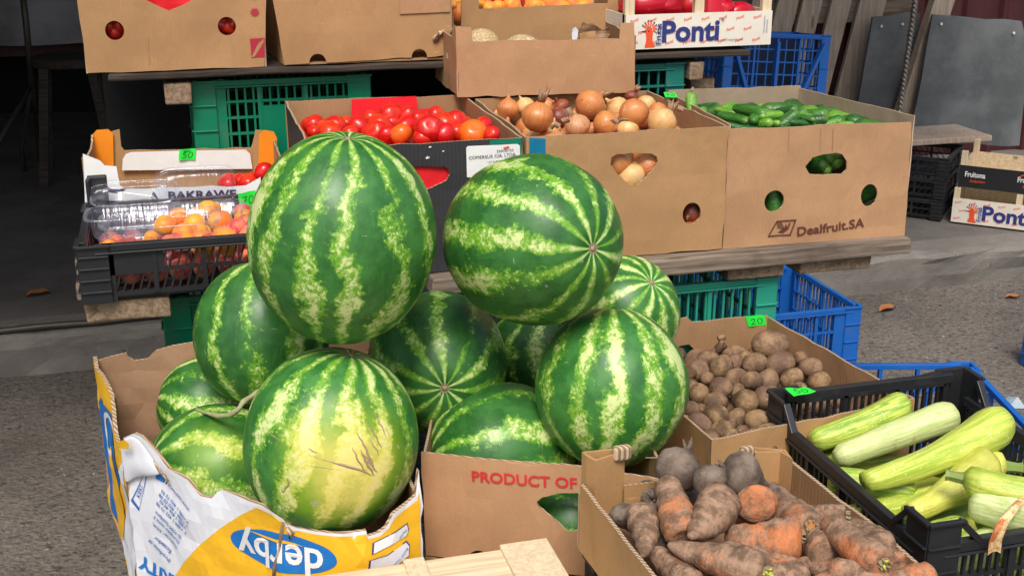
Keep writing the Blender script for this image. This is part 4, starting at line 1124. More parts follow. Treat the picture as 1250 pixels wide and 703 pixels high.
u_, z_ = PF.uz(169, 600); lettering('lettering', 'KEKI', M['blueink'], PF, u_, z_, .012, dw, radians(68), 0, off=.0016)
# torn strip of board along the crease
b = MB(); cpth = [PF.at(*PF.uz(px, py), .003) for (px, py) in ((345, 637), (341, 655), (340, 670), (336, 690), (334, 712))]
b.tube(cpth, [.0018, .0028, .002, .003, .002], 6); b.build('torn_edge', M['card_edge'], dw, True)
b = MB(); cpth = [PF.at(*PF.uz(px, py), .002) for (px, py) in ((349, 645), (354, 652), (352, 658), (357, 649))]
b.tube(cpth, [.003, .005, .003, .002], 6); b.build('torn_edge', M['card_edge'], dw, True)
# crumpled white flap at the corner
V = []; F = []
src = [[(143, 545), (152, 533), (166, 527), (176, 538)], [(145, 560), (156, 550), (172, 548), (186, 556)], [(147, 574), (160, 566), (178, 566), (196, 568)], [(150, 590), (165, 582), (182, 580), (203, 578)]]
for j, row in enumerate(src):
    for i, (px, py) in enumerate(row):
        u_, z_ = PF.uz(px, py); V.append(PF.at(max(0, u_), z_, .004 + (.009 if 0 < j < 3 and 0 < i < 3 else .004) * (1 + .8 * noise.noise(Vector((i * 1.7, j * 2.3, 1))))))
for j in range(3):
    for i in range(3): a = j * 4 + i; F.append((a, a + 4, a + 5, a + 1))
fl = mesh('torn_flap', V, F, M['white'], dw, True); m_ = fl.modifiers.new('s', 'SOLIDIFY'); m_.thickness = .004; m_ = fl.modifiers.new('d', 'SUBSURF'); m_.levels = 2; m_.render_levels = 2
b = MB()
pts_ = [PF.at(*PF.uz(px, py), .008) for (px, py) in ((190, 560), (196, 568), (199, 574), (206, 578), (209, 584), (206, 588))]
b.tube(pts_, [.001, .0022, .0018, .0024, .002, .001], 7); b.build('torn_edge', M['card_edge'], dw, True)
sheet('print', M['yellow'], PF, pxs(PF, [(156, 533), (166, 529), (171, 535), (170, 541), (160, 541)]), dw, (), 0, .02, .022)
# blue emblem and swirl on the left wall
sheet('print', M['white'], PL, [(PL.L * .45, zb + .01), (PL.L - .002, zb + .01), (PL.L - .002, .645), (PL.L * .86, .60), (PL.L * .70, .50)], dw, (), 0, .02, .0014)
sheet('print', M['blue'], PL, [(.02, zb + .01), (PL.L * .40, zb + .01), (PL.L * .60, .50), (PL.L * .75, .60), (PL.L * .82, .64), (PL.L * .5, .655), (PL.L * .25, .655), (.01, .60)], dw, (), 0, .02, .0014)
sheet('print', M['yellow'], PL, [(PL.L * .55 + .10 * cos(a) * .45, .52 + .085 * sin(a)) for a in [2 * pi * i / 24 for i in range(24)]], dw, (), 0, .02, .0024)
sheet('print', M['whiteink'], PL, circ(PL.L * .45, .615, .045, 24, .035), dw, [circ(PL.L * .45, .615, .034, 24, .026)], 0, .02, .0026)

# --- plain brown box with red PRODUCT OF
C = [(.318, 1.643), (.64, 1.462), (.715, 1.95), (.45, 2.062)]
P = Path(C[:2])
u6, z6 = P.uz(585, 672)
topo = pxs(P, [(514, 551), (560, 556), (620, 562), (690, 567), (722, 571)]) + [(P.L, .675)]
tri = pxs(P, [(655, 612), (662, 606), (680, 602), (705, 601), (722, 603), (722, 636), (705, 645), (697, 648), (690, 644), (672, 628), (658, 618)])
zp = u6 and (z6 - .018)
ol = [(0, zp), (u6 - .018, zp)] + [(u6 + .018 * cos(a), zp + .019 * sin(a)) for a in [pi - pi * k / 8 for k in range(9)]] + [(P.L, zp)] + [(min(P.L, u_), z_) for u_, z_ in topo[::-1]]
pb_, pp = carton('cardboard_box', 'brown cardboard box of watermelons printed in red with PRODUCT OF', C, zp, .68, KR, tops={0: ol}, holes={0: [tri]}, seed=9)
P = pp[0]
a_, za = P.uz(576, 580); b_2, zb3 = P.uz(704, 590)
lettering('lettering', 'PRODUCT OF', M['redink'], P, (a_ + b_2) / 2, (za + zb3) / 2, .024, pb_, math.atan2(zb3 - za, b_2 - a_), .025, width=b_2 - a_)
lettering('lettering', 'ECUADOR', M['redink'], P, b_2 + .066, zb3 - .001, .024, pb_, math.atan2(zb3 - za, b_2 - a_), .025)
# what carries the two melon boxes (hidden below the picture)
for (cc, lab) in ((((-.17, 2.1), (-.118, 1.82), (.25, 1.60), (.29, 2.0)), 'plain cardboard box under the torn yellow box'), (((.318, 1.643), (.64, 1.462), (.715, 1.95), (.45, 2.062)), 'plain cardboard box under the PRODUCT OF box')):
    z1_ = (zb if cc[0][0] < 0 else zp) - .003
    carton('cardboard_box', lab, [((x - .3) * .96 + .3, y) for x, y in cc], .004, z1_, KC, seed=12, res=.08)

# --- potato box
C = [(.768, 1.598), (1.165, 1.655), (1.112, 2.092), (.735, 2.07)]
Pk = Path([C[2], C[3]]); hk = pxs(Pk, [(823, 430), (828, 421), (840, 419), (849, 427), (852, 436), (846, 448), (823, 450)])
kt = pxs(Pk, [(936, 384), (880, 388), (860, 391), (845, 392), (838, 386), (826, 389), (815, 392), (800, 396), (780, 398)])
kt = [(max(0, min(Pk.L, u_)), z_) for u_, z_ in kt]
ptb, ppb = carton('cardboard_box', 'cardboard box full of small brown potatoes at the right of the melons', C, .455, .66, KY_,
    tops={2: [(0, .455), (Pk.L, .455), (Pk.L, .665)] + kt[::-1]}, holes={2: [hk]}, seed=10)
# its support
carton('cardboard_box', 'empty cardboard box under the potato box', [(.79, 1.60), (1.15, 1.65), (1.10, 2.08), (.75, 2.06)], .23, .452, KC, seed=13, res=.08)
carton('cardboard_box', 'lowest cardboard box of the pile under the potatoes', [(.79, 1.61), (1.15, 1.66), (1.10, 2.08), (.75, 2.06)], .004, .227, KC, seed=14, res=.08)

# --- beetroot and carrot tray
CT = [(.50, .99), (.82, .99), (.795, 1.405), (.485, 1.412)]
zt0, zt1 = .622, .72
PLt = Path([CT[3], CT[0]])
ct, pct = carton('cardboard_tray', 'shallow ochre cardboard tray with folded corner posts holding muddy beetroots and carrots', CT, zt0, zt1, KY_, tops={2: [(0, zt0), (.31, zt0), (.31, .705), (0, .705)]}, seed=11, t=.005, cat='tray')
def corner(pts_, z0, z1, mat=None, cap=True):
    Pq = Path(pts_); sheet('corner_post', KC, Pq, rect(0, z0, Pq.L, z1), ct, (), .005, .03)
c1 = atZ(716, 556, .762); c2 = atZ(727, 562, .762); c3 = atZ(763, 550, .762)
V = []; F = []
tri3 = [Vector((c1.x, c1.y)), Vector((c2.x, c2.y)), Vector((c3.x, c3.y)), Vector((c3.x - .004, c3.y + .012)), Vector((c1.x - .002, c1.y + .014))]
V = [(p.x, p.y, z) for z in (zt0 + .01, .762) for p in tri3]
F = [(0, 1, 6, 5), (1, 2, 7, 6), (2, 3, 8, 7), (3, 4, 9, 8), (4, 0, 5, 9)]
o_ = mesh('corner_post', V, F, M['card_yel'], ct); s_ = o_.modifiers.new('s', 'SOLIDIFY'); s_.thickness = .005; s_.offset = -1
s4 = thing  # the rolled tab on top of the post
b = MB(); tp_ = atZ(760, 550, .765); b.box(tp_.x - .014, tp_.y - .006, .752, tp_.x + .012, tp_.y + .006, .774); bevel(b.build('tab', M['card_edge'], ct), .005, 3)
c1 = atZ(922, 552, .755); c2 = atZ(953, 551, .755); c3 = atZ(968, 560, .755)
tri3 = [Vector((c1.x, c1.y)), Vector((c2.x, c2.y)), Vector((c3.x, c3.y)), Vector((c3.x + .004, c3.y + .03)), Vector((c1.x, c1.y + .02))]
V = [(p.x, p.y, z) for z in (zt0 + .01, .755) for p in tri3]
o_ = mesh('corner_post', V, F, M['card_yel'], ct); s_ = o_.modifiers.new('s', 'SOLIDIFY'); s_.thickness = .005; s_.offset = -1
b = MB(); tp_ = atZ(911, 547, .76); b.box(tp_.x - .010, tp_.y - .006, .70, tp_.x + .011, tp_.y + .004, .765); bevel(b.build('tab', M['card_edge'], ct), .005, 3)
P_ = Path([(.545, 1.398), (.60, 1.396)]); sheet('inner_flap', KY_, P_, rect(0.0, .66, .05, .716), ct, (), .003, .03, .004)
crate('plastic_crate', 'black plastic crate under the tray of beetroots and carrots', .50, .995, .80, 1.40, .40, .615, M['pblack'], 12, 3, [], .04)
crate('plastic_crate', 'second black crate under the tray of beetroots', .50, 1.0, .80, 1.40, .20, .396, M['pblack'], 12, 3, [], .04)
crate('plastic_crate', 'lowest black crate under the tray of beetroots', .50, 1.0, .80, 1.40, .004, .196, M['pblack'], 12, 3, [], .04)

# --- black crate of zucchinis, black crate of peaches
zc = crate('plastic_crate', 'black plastic crate of pale green zucchinis at the front right', .915, 1.235, 1.275, 1.685, .50, .658, M['pblack'], 22, 3, [], .045, raise_=.034, low=(0.0, 0.008, -.030, 0.004), topgap=.0, rail=.018)
# open hand slots in the far end: thick uprights under the raised far rail
PZ = Path([(1.275, 1.685), (.915, 1.685)])
bc2 = crate('plastic_crate', 'black plastic crate of peaches and punnets at the left end of the lower shelf', -.170, 2.075, .228, 2.36, SZ + .001, .915, M['pblack'], 25, 2, [(0, 0, .30, .45, 1), (0, 0, .05, 0, 1)], .045, slant=.012, bottom_mat=M['pblack'])
for (x, y) in ((-.165, 2.34), (.20, 2.34)):
    zt_ = atY(118, 214, 2.345).z if x < 0 else .94; b = MB(); b.box(x, y, SZ, x + .035, y + .014, zt_); b.box(x - .002, y - .02, SZ, x + .006, y, zt_ - .002); bevel(b.build('corner_post', M['pblack'], bc2), .003)
b = MB(); b.box(-.13, 2.352, SZ + .02, .20, 2.358, atY(200, 246, 2.352).z); b.build('side_panel', M['pblack'], bc2)
sheet('white_liner', M['white2'], Path([(-.15, 2.2), (.22, 2.2)]), rect(0, SZ + .014, .36, SZ + .016), bc2, (), .2, .1)

# --- white and orange tray box with tomatoes
P = Path([(-.176, 2.385), (.20, 2.385)])
fo = pxs(P, [(104, 262), (300, 262), (318, 262), (318, 216), (300, 226), (150, 230), (146, 225), (142, 203), (128, 202), (122, 196), (101, 188)])
PBk = Path([(.205, 2.672), (-.170, 2.672)])
bk = pxs(PBk, [(346, 230), (120, 250), (118, 165), (146, 157), (148, 178), (152, 183), (306, 180), (308, 175), (312, 158), (344, 160)])
wo, pw = carton('fruit_box', 'white and orange printed tray box behind the peach crate, with a tall cut-out back wall', [(-.176, 2.385), (.20, 2.385), (.205, 2.672), (-.170, 2.672)], SZ, .965, [M['white2'], M['card'], M['card_edge']],
    tops={0: fo, 2: [(min(PBk.L, max(0, u_)), z_) for u_, z_ in bk], 1: rect(.005, SZ, .28, .955), 3: [(.005, SZ), (.28, SZ), (.28, .995), (.25, .99), (.24, .975), (.03, .975), (.02, .985), (.005, .985)]}, wallmats={2: [M['white2'], M['card_yel'], M['card_edge']]}, seed=15)
PI = Path([(-.165, 2.664), (.20, 2.664)])
sheet('white_flap', M['white2'], PI, pxs(PI, [(149, 207), (150, 193), (154, 187), (160, 185), (230, 183), (300, 182), (305, 187), (308, 205)]), wo, (), .002, .03, .006)
for pl in ([(113, 200), (112, 165), (118, 158), (132, 157), (138, 162), (139, 202)], [(315, 206), (316, 163), (322, 158), (334, 160), (338, 168), (336, 206)]):
    sheet('print', M['orange'], PI, pxs(PI, pl), wo, (), .001, .03, .004)
P = pw[0]
a_, za = P.uz(205, 238.5); b_2, zb4 = P.uz(288, 236)
lettering('lettering', 'BAKRAWE', M['purple'], P, (a_ + b_2) / 2, (za + zb4) / 2, .021, wo, math.atan2(zb4 - za, b_2 - a_), .03, width=b_2 - a_)
u_, z_ = P.uz(188, 238); lettering('lettering', 'A', M['purple'], P, u_, z_, .018, wo, 0, .03)
sheet('print', M['purple'], P, pxs(P, [(128, 226), (136, 230), (146, 231), (154, 229), (150, 233), (142, 235), (133, 234), (127, 231)]), wo, (), 0, .02, .0014)

# --- tray boxes printed with the hoopoe
def fruit_tray(name, label, P, Lw, z0, z1, style, depth, postz, zc_):
    root = thing(name, label, 'tray', (P.at(Lw / 2, z0).x, P.at(Lw / 2, z0).y, z0))
    d, nn = P.seg(0)
    mface = M['cream'] if style == 'hoopoe' else M['black']
    q = P.p[0]
    def pt(u, dep): return (q.x + d.x * u - nn.x * dep, q.y + d.y * u - nn.y * dep)
    F0 = Path([pt(0, 0), pt(Lw, 0)]); R0 = Path([pt(Lw, 0), pt(Lw, depth)]); B0_ = Path([pt(Lw, depth), pt(0, depth)]); L0 = Path([pt(0, depth), pt(0, 0)])
    for (Pq, mt) in ((F0, mface), (R0, M['lwood']), (B0_, M['lwood']), (L0, mface)):
        sheet('side_board', [mt, M['lwood'], M['lwood']], Pq, rect(.0005 if Pq in (F0, B0_) else .006, z0, Pq.L - (.0005 if Pq in (F0, B0_) else .006), z1), root, (), .005, .05)
    for (u, dep) in ((.0, 0.0), (Lw / 2 - .012, 0), (Lw - .024, 0), (.0, depth), (Lw - .024, depth), (Lw / 2 - .012, depth)):
        s1 = 1 if dep == 0 else -1
        b = MB(); Q = Path([pt(u, dep + s1 * .006), pt(u + .024, dep + s1 * .006)])
        b.bar(Q, 0, z0 + .002, .024, postz, .016 * s1); bevel(b.build('corner_post', M['lwoodz'], root), .0015)
    for k in range(4):
        b = MB(); a = pt(.006, depth * (k + .5) / 4); c = pt(Lw - .006, depth * (k + .5) / 4)
        b.beam((*a, z0 + .004), (*c, z0 + .004), depth / 4.6, .005); b.build('slat', M['lwood'], root)
    h = z1 - z0
    if style == 'hoopoe':
        k = h / .075
        rr = random.Random(5)
        for i in range(9):
            for j in range(3):
                u = .02 + i * .042 * k + (j % 2) * .02; z = z0 + h * (.17 + .33 * j)
                if u > Lw - .03: continue
                lettering('lettering', 'Ponti', M['orink'], F0, u, z, .0095 * k, root, .35, .01, off=.0008, shear=.3)
        # the hoopoe emblem
        bx, bz = .052 * k * zc_, z0 + h * .06
        body = [(0, 0), (.021, 0), (.0205, .003), (.017, .007), (.0155, .013), (.0165, .019), (.015, .026), (.010, .030), (.004, .029), (.001, .024), (.002, .018), (.003, .010), (.001, .004)]
        sc = k * 1.12
        bd = [(bx + x * sc, bz + z * sc * 1.35) for x, z in body]
        sheet('emblem', M['orink'], F0, bd, root, (), 0, .01, .0014)
        sheet('emblem', M['dblue'], F0, [(bx + .002 * sc, bz + .029 * sc), (bx - .012 * sc, bz + .0305 * sc), (bx + .002 * sc, bz + .0325 * sc)], root, (), 0, .01, .0016)
        sheet('emblem', M['dblue'], F0, circ(bx + .0075 * sc, bz + .031 * sc, .0015 * sc, 10), root, (), 0, .01, .0022)
        for i in range(8):
            a = radians(150 - i * 24); cx0, cz0 = bx + .009 * sc, bz + .034 * sc
            tip = (cx0 + .0145 * sc * cos(a), cz0 + .0145 * sc * sin(a)); 
            px_ = (-sin(a) * .0016 * sc, cos(a) * .0016 * sc); r0_ = .0075 * sc
            bs = (cx0 + r0_ * cos(a), cz0 + r0_ * sin(a))
            sheet('emblem', M['orink'], F0, [(bs[0] + px_[0] * .6, bs[1] + px_[1] * .6), (bs[0] - px_[0] * .6, bs[1] - px_[1] * .6), (tip[0] - px_[0], tip[1] - px_[1]), (tip[0] + px_[0], tip[1] + px_[1])], root, (), 0, .01, .0015)
            t2 = (tip[0] + cos(a) * .0018 * sc, tip[1] + sin(a) * .0018 * sc)
            sheet('emblem', M['dblue'], F0, circ(t2[0], t2[1], .0017 * sc, 8), root, (), 0, .01, .0015)
        lettering('lettering', 'Ponti', M['dblue'], F0, bx + .098 * sc * .98, bz + .027 * sc, .056 * sc, root, 0, .03, off=.0022, width=.122 * sc)
        lettering('lettering', 'Frutas', M['whiteink'], F0, bx + .0285 * sc, bz + .025 * sc, .016 * sc, root, pi / 2, .10, off=.0026)
        lettering('lettering', 'Frutas', M['dblue'], F0, bx + .0285 * sc, bz + .025 * sc, .016 * sc, root, pi / 2, .02, off=.0032)
        lettering('lettering', '®', M['dblue'], F0, bx + .164 * sc, bz + .048 * sc, .010 * sc, root, 0, 0, off=.0020)
        lettering('lettering', 'www.frutasponti.com', M['dblue'], F0, bx + .185 * sc, bz + .009 * sc, .0055 * sc, root, 0, 0, off=.0020)
        lettering('lettering', 'FRUTAS PONTI S.L.', M['dblue'], F0, min(Lw - .016, .345), z0 + h * .62, .0048, root, pi / 2, 0, off=.0020)
        lettering('lettering', 'ORIGIN SPAIN', M['dblue'], F0, min(Lw - .009, .352), z0 + h * .55, .0048, root, pi / 2, 0, off=.0020)
    else:
        for u in (.062, .262):
            lettering('lettering', 'Fruitona', M['whiteink'], F0, u, z0 + h * .60, .030, root, 0, .028, off=.0015, width=.078)
            lettering('lettering', 'Seduction', M['orink'], F0, u + .010, z0 + h * .32, .018, root, 0, .0, off=.0015, shear=.5, width=.06)
        ring = [(.262 + .042 * cos(a), z0 + h * .5 + .036 * sin(a)) for a in [radians(20 + 7 * i) for i in range(20)]] + [(.262 + .038 * cos(a), z0 + h * .5 + .032 * sin(a)) for a in [radians(20 + 7 * i) for i in range(19, -1, -1)]]
        sheet('emblem', M['orink'], F0, ring, root, (), 0, .01, .0015)
    return root
fruit_tray('fruit_tray', 'white printed tray of bagged red peppers at the top right of the stall', Path([(1.003, 2.655), (1.367, 2.655)]), .365, 1.118, 1.196, 'hoopoe', .30, 1.25, .88)
PG = Path([(3.032, 4.205), (3.032 + kd.x * .5, 4.205 + kd.y * .5)])
fruit_tray('fruit_tray', 'lower of two wooden trays at the right edge, white with blue and orange print', PG, .5, .148, .248, 'hoopoe', .30, .29, .95)
PG2 = Path([(3.032 + kd.x * .01 + kn.x * .01, 4.205 + kd.y * .01 + kn.y * .01), (3.032 + kd.x * .5, 4.205 + kd.y * .5)])
fruit_tray('fruit_tray', 'upper of two wooden trays at the right edge, black with white and orange lettering', PG2, .5, .294, .384, 'fruitona', .30, .44, 1)

# --- pale wooden crate at the bottom edge
wc = thing('wooden_crate', 'pale wooden crate whose top edge shows at the bottom of the photo', 'crate', (.25, 1.4, .44))
fb = MB(); y1w, y0w = 1.492, 1.20
def wbox(name, x0, y0, z0, x1, y1, z1, mat, ang=0.0):
    b = MB(); b.box(x0, y0, z0, x1, y1, z1); bevel(b.build(name, mat, wc), .002)
for yy in (y1w - .012, y0w):
    for k in range(3): wbox('slat', .03, yy, .44 + k * .05, .462, yy + .007, .48 + k * .05, M['lwood'])
wbox('slat', .03, y1w - .075, .583, .40, y1w - .003, .588, M['lwood'])
for xx in (.03, .448):
    for k in range(3): wbox('slat', xx, y0w + .008, .44 + k * .05, xx + .008, y1w - .013, .48 + k * .05, M['lwood'])
for (xx, yy) in ((.04, y0w + .01), (.415, y0w + .01), (.04, y1w - .045), (.415, y1w - .045)):
    wbox('corner_post', xx, yy, .44, xx + .03, yy + .03, .581, M['lwoodz'])
wbox('end_board', .395, y0w + .002, .585, .466, y1w + .001, .594, M['lwoodz'])
wbox('end_board', .255, y1w - .09, .5885, .285, y1w - .001, .5935, M['lwoodz'])
for k in range(4): wbox('bottom_board', .04, y0w + .015 + k * .067, .44, .446, y0w + .07 + k * .067, .445, M['lwood'])
carton('cardboard_box', 'cardboard box under the pale wooden crate, below the picture', [(.03, 1.20), (.46, 1.20), (.46, 1.45), (.03, 1.48)], .004, .437, KC, seed=16, res=.08)
# ============================================================ WATERMELONS
def tt(px, py, z): return (z - EYE) / ray(px, py).z
def inbox(px, py, z, y0, y1):
    """parameter of the sight line at height z, kept between the front and back walls of a box"""
    r = ray(px, py); y = min(max(r.y * (z - EYE) / r.z, y0), y1); return y / r.y
ORD = ('first', 'second', 'third', 'fourth', 'fifth', 'sixth', 'seventh', 'eighth', 'ninth', 'tenth', 'eleventh', 'twelfth', 'thirteenth', 'fourteenth', 'fifteenth')
def rowlabel(items, i, rows, fmt):
    """label by row (bounds on the picture height) and place in it"""
    def row(it): return sum(1 for b_ in rows if it[1] > b_)
    me_ = row(items[i]); mates = sorted((j for j in range(len(items)) if row(items[j]) == me_), key=lambda j: items[j][0])
    return fmt % (ORD[min(14, mates.index(i))], ('back', 'second', 'third', 'fourth', 'fifth', 'front')[me_ if me_ < len(rows) else 5])
def melon(px, py, d, r, elong, pole, mi, label, seed, patch=None):
    """pole: the picture point where the pole of the melon shows, or its direction"""
    c = atD(px, py, d)
    if isinstance(pole, Vector): ax = pole.normalized()
    else:
        rr = ray(*pole).normalized(); oc = O - c
        b = rr.dot(oc); cc = oc.dot(oc) - (r * elong * .95) ** 2; disc = b * b - cc
        ax = (O + rr * (-b - sqrt(max(0, disc))) - c).normalized()
    root = thing('watermelon', label, 'watermelon', c, 'watermelons heaped in the two boxes')
    R3 = frame(z=ax) @ Matrix.Rotation(seed * 1.3, 3, 'Z')
    pt = None
    if patch:
        l = R3.transposed() @ Vector(patch[:3]).normalized(); pt = (l.x, l.y, l.z, patch[3], patch[4])
    N_, wd, ti = MELP[mi]
    mat = m_melon('watermelon_rind_%d' % seed, N_, pt, wd, ti)
    o = link('rind', melon_mesh(r, elong, mat, seed), (0, 0, 0), R3, parent=root)
    s = revolve('scar', [(0, -.002), (.0035, -.0005), (.0045, .001), (.002, .0022), (0, .0024)], M['scar'], 10)
    link('blossom_scar', s, ax * r * elong * .955, frame(z=ax), parent=root)
    return root, c, ax
def on_melon(c, r, elong, ax, px, py):
    """point of the rind behind a picture point"""
    S_ = Matrix(((1, 0, 0), (0, 1, 0), (0, 0, elong)))
    B = frame(z=ax); inv = lambda q: (lambda l: Vector((l.x, l.y, l.z / elong)))(B.transposed() @ q)
    o_ = inv(O - c); d_ = inv(ray(px, py)); A_ = d_.dot(d_); B_ = o_.dot(d_); C_ = o_.dot(o_) - r * r
    t_ = (-B_ - sqrt(max(0, B_ * B_ - A_ * C_))) / A_
    return O + ray(px, py) * t_
melon(418, 291, 1.75, .1325, 1.155, (425, 170), 0, 'largest watermelon, upright on top of the heap at the left, broad pale stripes', 1)
melon(650, 293, 1.833, .1275, 1.13, (723, 303), 1, 'dark green watermelon on top of the heap at the right, star-like pole turned right', 2)
mr, mc, ma = melon(404, 538, 1.80, .1275, 1.09, (428, 434), 3, 'scratched watermelon with a yellow belly, bulging over the yellow box rim', 3, (.05, -.96, .10, .57, .80))
melon(534, 441, 2.04, .1165, 1.14, (543, 473), 1, 'watermelon in the middle of the heap whose star-like pole faces the camera', 4)
melon(320, 406, 1.99, .110, 1.06, Vector((.1, .3, .9)), 1, 'dark watermelon wedged under the largest one at the left', 5)
melon(258, 497, 2.12, .088, 1.05, Vector((-.9, .1, .25)), 1, 'small dark watermelon deep in the torn box by its brown back wall', 6)
melon(270, 577, 1.97, .112, 1.04, Vector((-.9, -.1, .35)), 4, 'watermelon with a yellow sunspot low in the torn box, behind the white rim', 7, (-.12, -.72, .68, .80, .75))
melon(746, 472, 1.89, .1165, 1.06, Vector((.12, .35, 1)), 5, 'bright mottled watermelon at the right, leaning on the potato box', 8)
melon(757, 383, 2.12, .100, 1.06, (795, 345), 5, 'pale striped watermelon peeping out behind at the far right of the heap', 9)
melon(612, 553, 1.97, .1145, 1.08, Vector((-.9, -.1, .1)), 1, 'dark watermelon lying low behind the PRODUCT OF print', 10)
melon(660, 440, 2.25, .105, 1.0, Vector((.2, .3, 1)), 2, 'shaded watermelon under the top right one', 11)
melon(622, 492, 2.30, .085, 1.0, Vector((-.8, .3, .3)), 2, 'shaded watermelon at the bottom of the gap in the middle of the heap', 12)
melon(700, 640, 1.93, .08, 1.0, Vector((-.8, .3, .3)), 2, 'watermelon seen only through the triangular hole of the brown box', 13)
for pl, w_ in (([(325, 526), (338, 534), (350, 542)], .0011), ([(370, 552), (392, 560), (415, 566), (440, 573), (472, 588)], .0015), ([(373, 545), (384, 551), (398, 555)], .0010), ([(435, 526), (446, 545), (454, 565), (462, 586)], .0012),
               ([(447, 513), (458, 530), (466, 548), (475, 578)], .0010), ([(440, 548), (446, 562), (454, 575), (461, 586)], .0013), ([(443, 552), (455, 568), (466, 585)], .0013), ([(452, 536), (460, 550), (467, 566)], .0009), ([(378, 568), (400, 571), (425, 574)], .0008), ([(455, 500), (466, 520), (478, 545)], .0008), ([(430, 545), (438, 562), (448, 578)], .0009), ([(345, 600), (352, 590), (350, 580)], .0006), ([(470, 520), (480, 540), (484, 560)], .0007)):
    P3 = []
    for a, b_ in zip(pl, pl[1:]):
        for k in range(5): P3.append(on_melon(mc, .1275, 1.09, ma, a[0] + (b_[0] - a[0]) * k / 5 + .8 * sin(k * 2.1 + a[0]), a[1] + (b_[1] - a[1]) * k / 5))
    b = MB(); w_ *= 1.5
    b.tube([q + (mc - q).normalized() * w_ * .55 for q in P3], [w_ * (.25 + .75 * sin(pi * i / (len(P3) - 1))) for i in range(len(P3))], 6); b.build('scratch', M['scar'], mr, True)
# twisted dry stalk lying on the low melons
b = MB(); pts = []
for (px, py, d) in ((238, 498, 1.95), (250, 503, 1.91), (266, 507, 1.885), (281, 506, 1.865), (291, 499, 1.855), (297, 490, 1.86), (307, 483, 1.87), (318, 476, 1.88)):
    pts.append(atD(px, py, d))
sm = []
for i in range(len(pts) - 1):
    for k in range(4): sm.append(pts[i].lerp(pts[i + 1], k / 4))
sm.append(pts[-1]); b.tube(sm, [.0016 + .0026 * min(1, i / 10) + .0006 * sin(i) for i in range(len(sm))], 8)
n = NT('vine_stalk'); w = rndvec(n)
tag(b.build('melon_stalk', n.done(n.mix(n.noise(w, 60, 3), (.22, .24, .10), (.42, .40, .22)), .7, n.bump(n.noise(w, 150, 3), .4, .002)), None, True, loc=tuple(pts[0])), 'curled pale green melon stalk lying between the left melons', 'stalk')

# ============================================================ ROUND PRODUCE
def lump_meshes(name, mat, r, k, squash=.86, bump=.0018, bscale=40, elong=1.2, nseg=20, n_=12):
    out = []
    for s in range(k):
        P = ball_prof(r, r * elong, n_, .95)
        me = revolve(name, P, mat, nseg, 0, 0, bump, bscale, s + 1, bend=r * .12 * (s % 3 - 1), axis='x', squash=squash if s % 2 else 1.0)
        out.append(me)
    return out
RND = random.Random(11)
def put(name, me, r0, px, py, w, z, label, cat, group, rot=None, flat=1.0, sink=.6):
    t = tt(px, py, z); r = w / 2 * t / FPX
    c = O + ray(px, py) * t
    s = r / r0
    return link(name, me, c, rot if rot is not None else (RND.uniform(-.6, .6), RND.uniform(-.5, .5), RND.uniform(0, 6.28)), (s, s, s * flat), label=label, cat=cat, group=group)
# potatoes
PM = lump_meshes('potato', M['potato'], .0235, 7, .9, .0022, 42, 1.22)
def zx(L, ox, oy, sc): return [(ox + a[0] / sc, oy + a[1] / sc) + tuple(v / sc for v in a[2:4]) + tuple(a[4:]) for a in L]
pot = [(530, 112, 210, 150), (195, 185, 110, 80), (135, 245, 115, 115), (265, 230, 125, 110), (85, 265, 60, 100), (45, 165, 55, 80), (340, 205, 80, 85), (395, 185, 85, 65), (445, 210, 125, 95), (580, 215, 165, 100), (745, 235, 125, 95), (790, 310, 150, 75), (345, 295, 112, 105), (430, 305, 85, 110), (508, 300, 140, 90), (645, 295, 125, 105), (195, 295, 75, 70), (265, 345, 135, 95), (105, 335, 85, 65), (150, 375, 120, 105), (235, 420, 120, 90), (390, 420, 140, 125), (515, 395, 145, 140), (235, 490, 128, 115), (345, 505, 98, 95), (465, 520, 150, 90), (560, 480, 85, 105), (100, 455, 85, 80), (155, 455, 60, 55), (150, 535, 115, 105), (265, 575, 130, 85), (205, 620, 110, 75), (320, 610, 110, 75), (430, 600, 130, 65), (520, 590, 125, 105), (75, 520, 50, 65), (350, 355, 85, 65), (690, 345, 70, 60), (310, 545, 75, 50), (735, 430, 60, 60), (795, 455, 95, 90), (840, 480, 80, 70), (740, 500, 70, 65), (830, 410, 80, 65), (900, 430, 70, 65), (310, 640, 95, 50), (380, 575, 85, 50), (680, 420, 90, 80), (640, 470, 95, 90), (620, 560, 100, 90), (700, 560, 100, 90), (870, 370, 80, 70), (590, 160, 90, 60), (700, 180, 80, 60), (300, 160, 80, 60), (110, 610, 90, 70), (800, 560, 90, 80), (420, 640, 110, 60), (520, 655, 110, 60)]
potz = zx(pot, 820, 395, 4.395)
for i, (px, py, w_, h_) in enumerate(potz):
    t0 = tt(px, py, .62)
    base = atZ(px, py, .60)
    back = (base.y - 1.6) / .45
    z = .625 + .012 * back + .006 * RND.uniform(-1, 1) - (.012 if i > 38 else 0)
    if i == 0:
        put('potato', PM[1], .0235, px, py, 41, .655, 'by far the largest potato, dark and rough, at the back of the potato heap', 'potato', 'potatoes in the cardboard box', (0.2, .1, .1), .92); continue
    q = .5 * (w_ + h_) * 1.07
    put('potato', PM[i % 7], .0235, px, py, q, z, rowlabel(potz, i, (445, 465, 485, 505, 525), 'brown potato, %s from the left in the %s row of the heap'), 'potato', 'potatoes in the cardboard box')
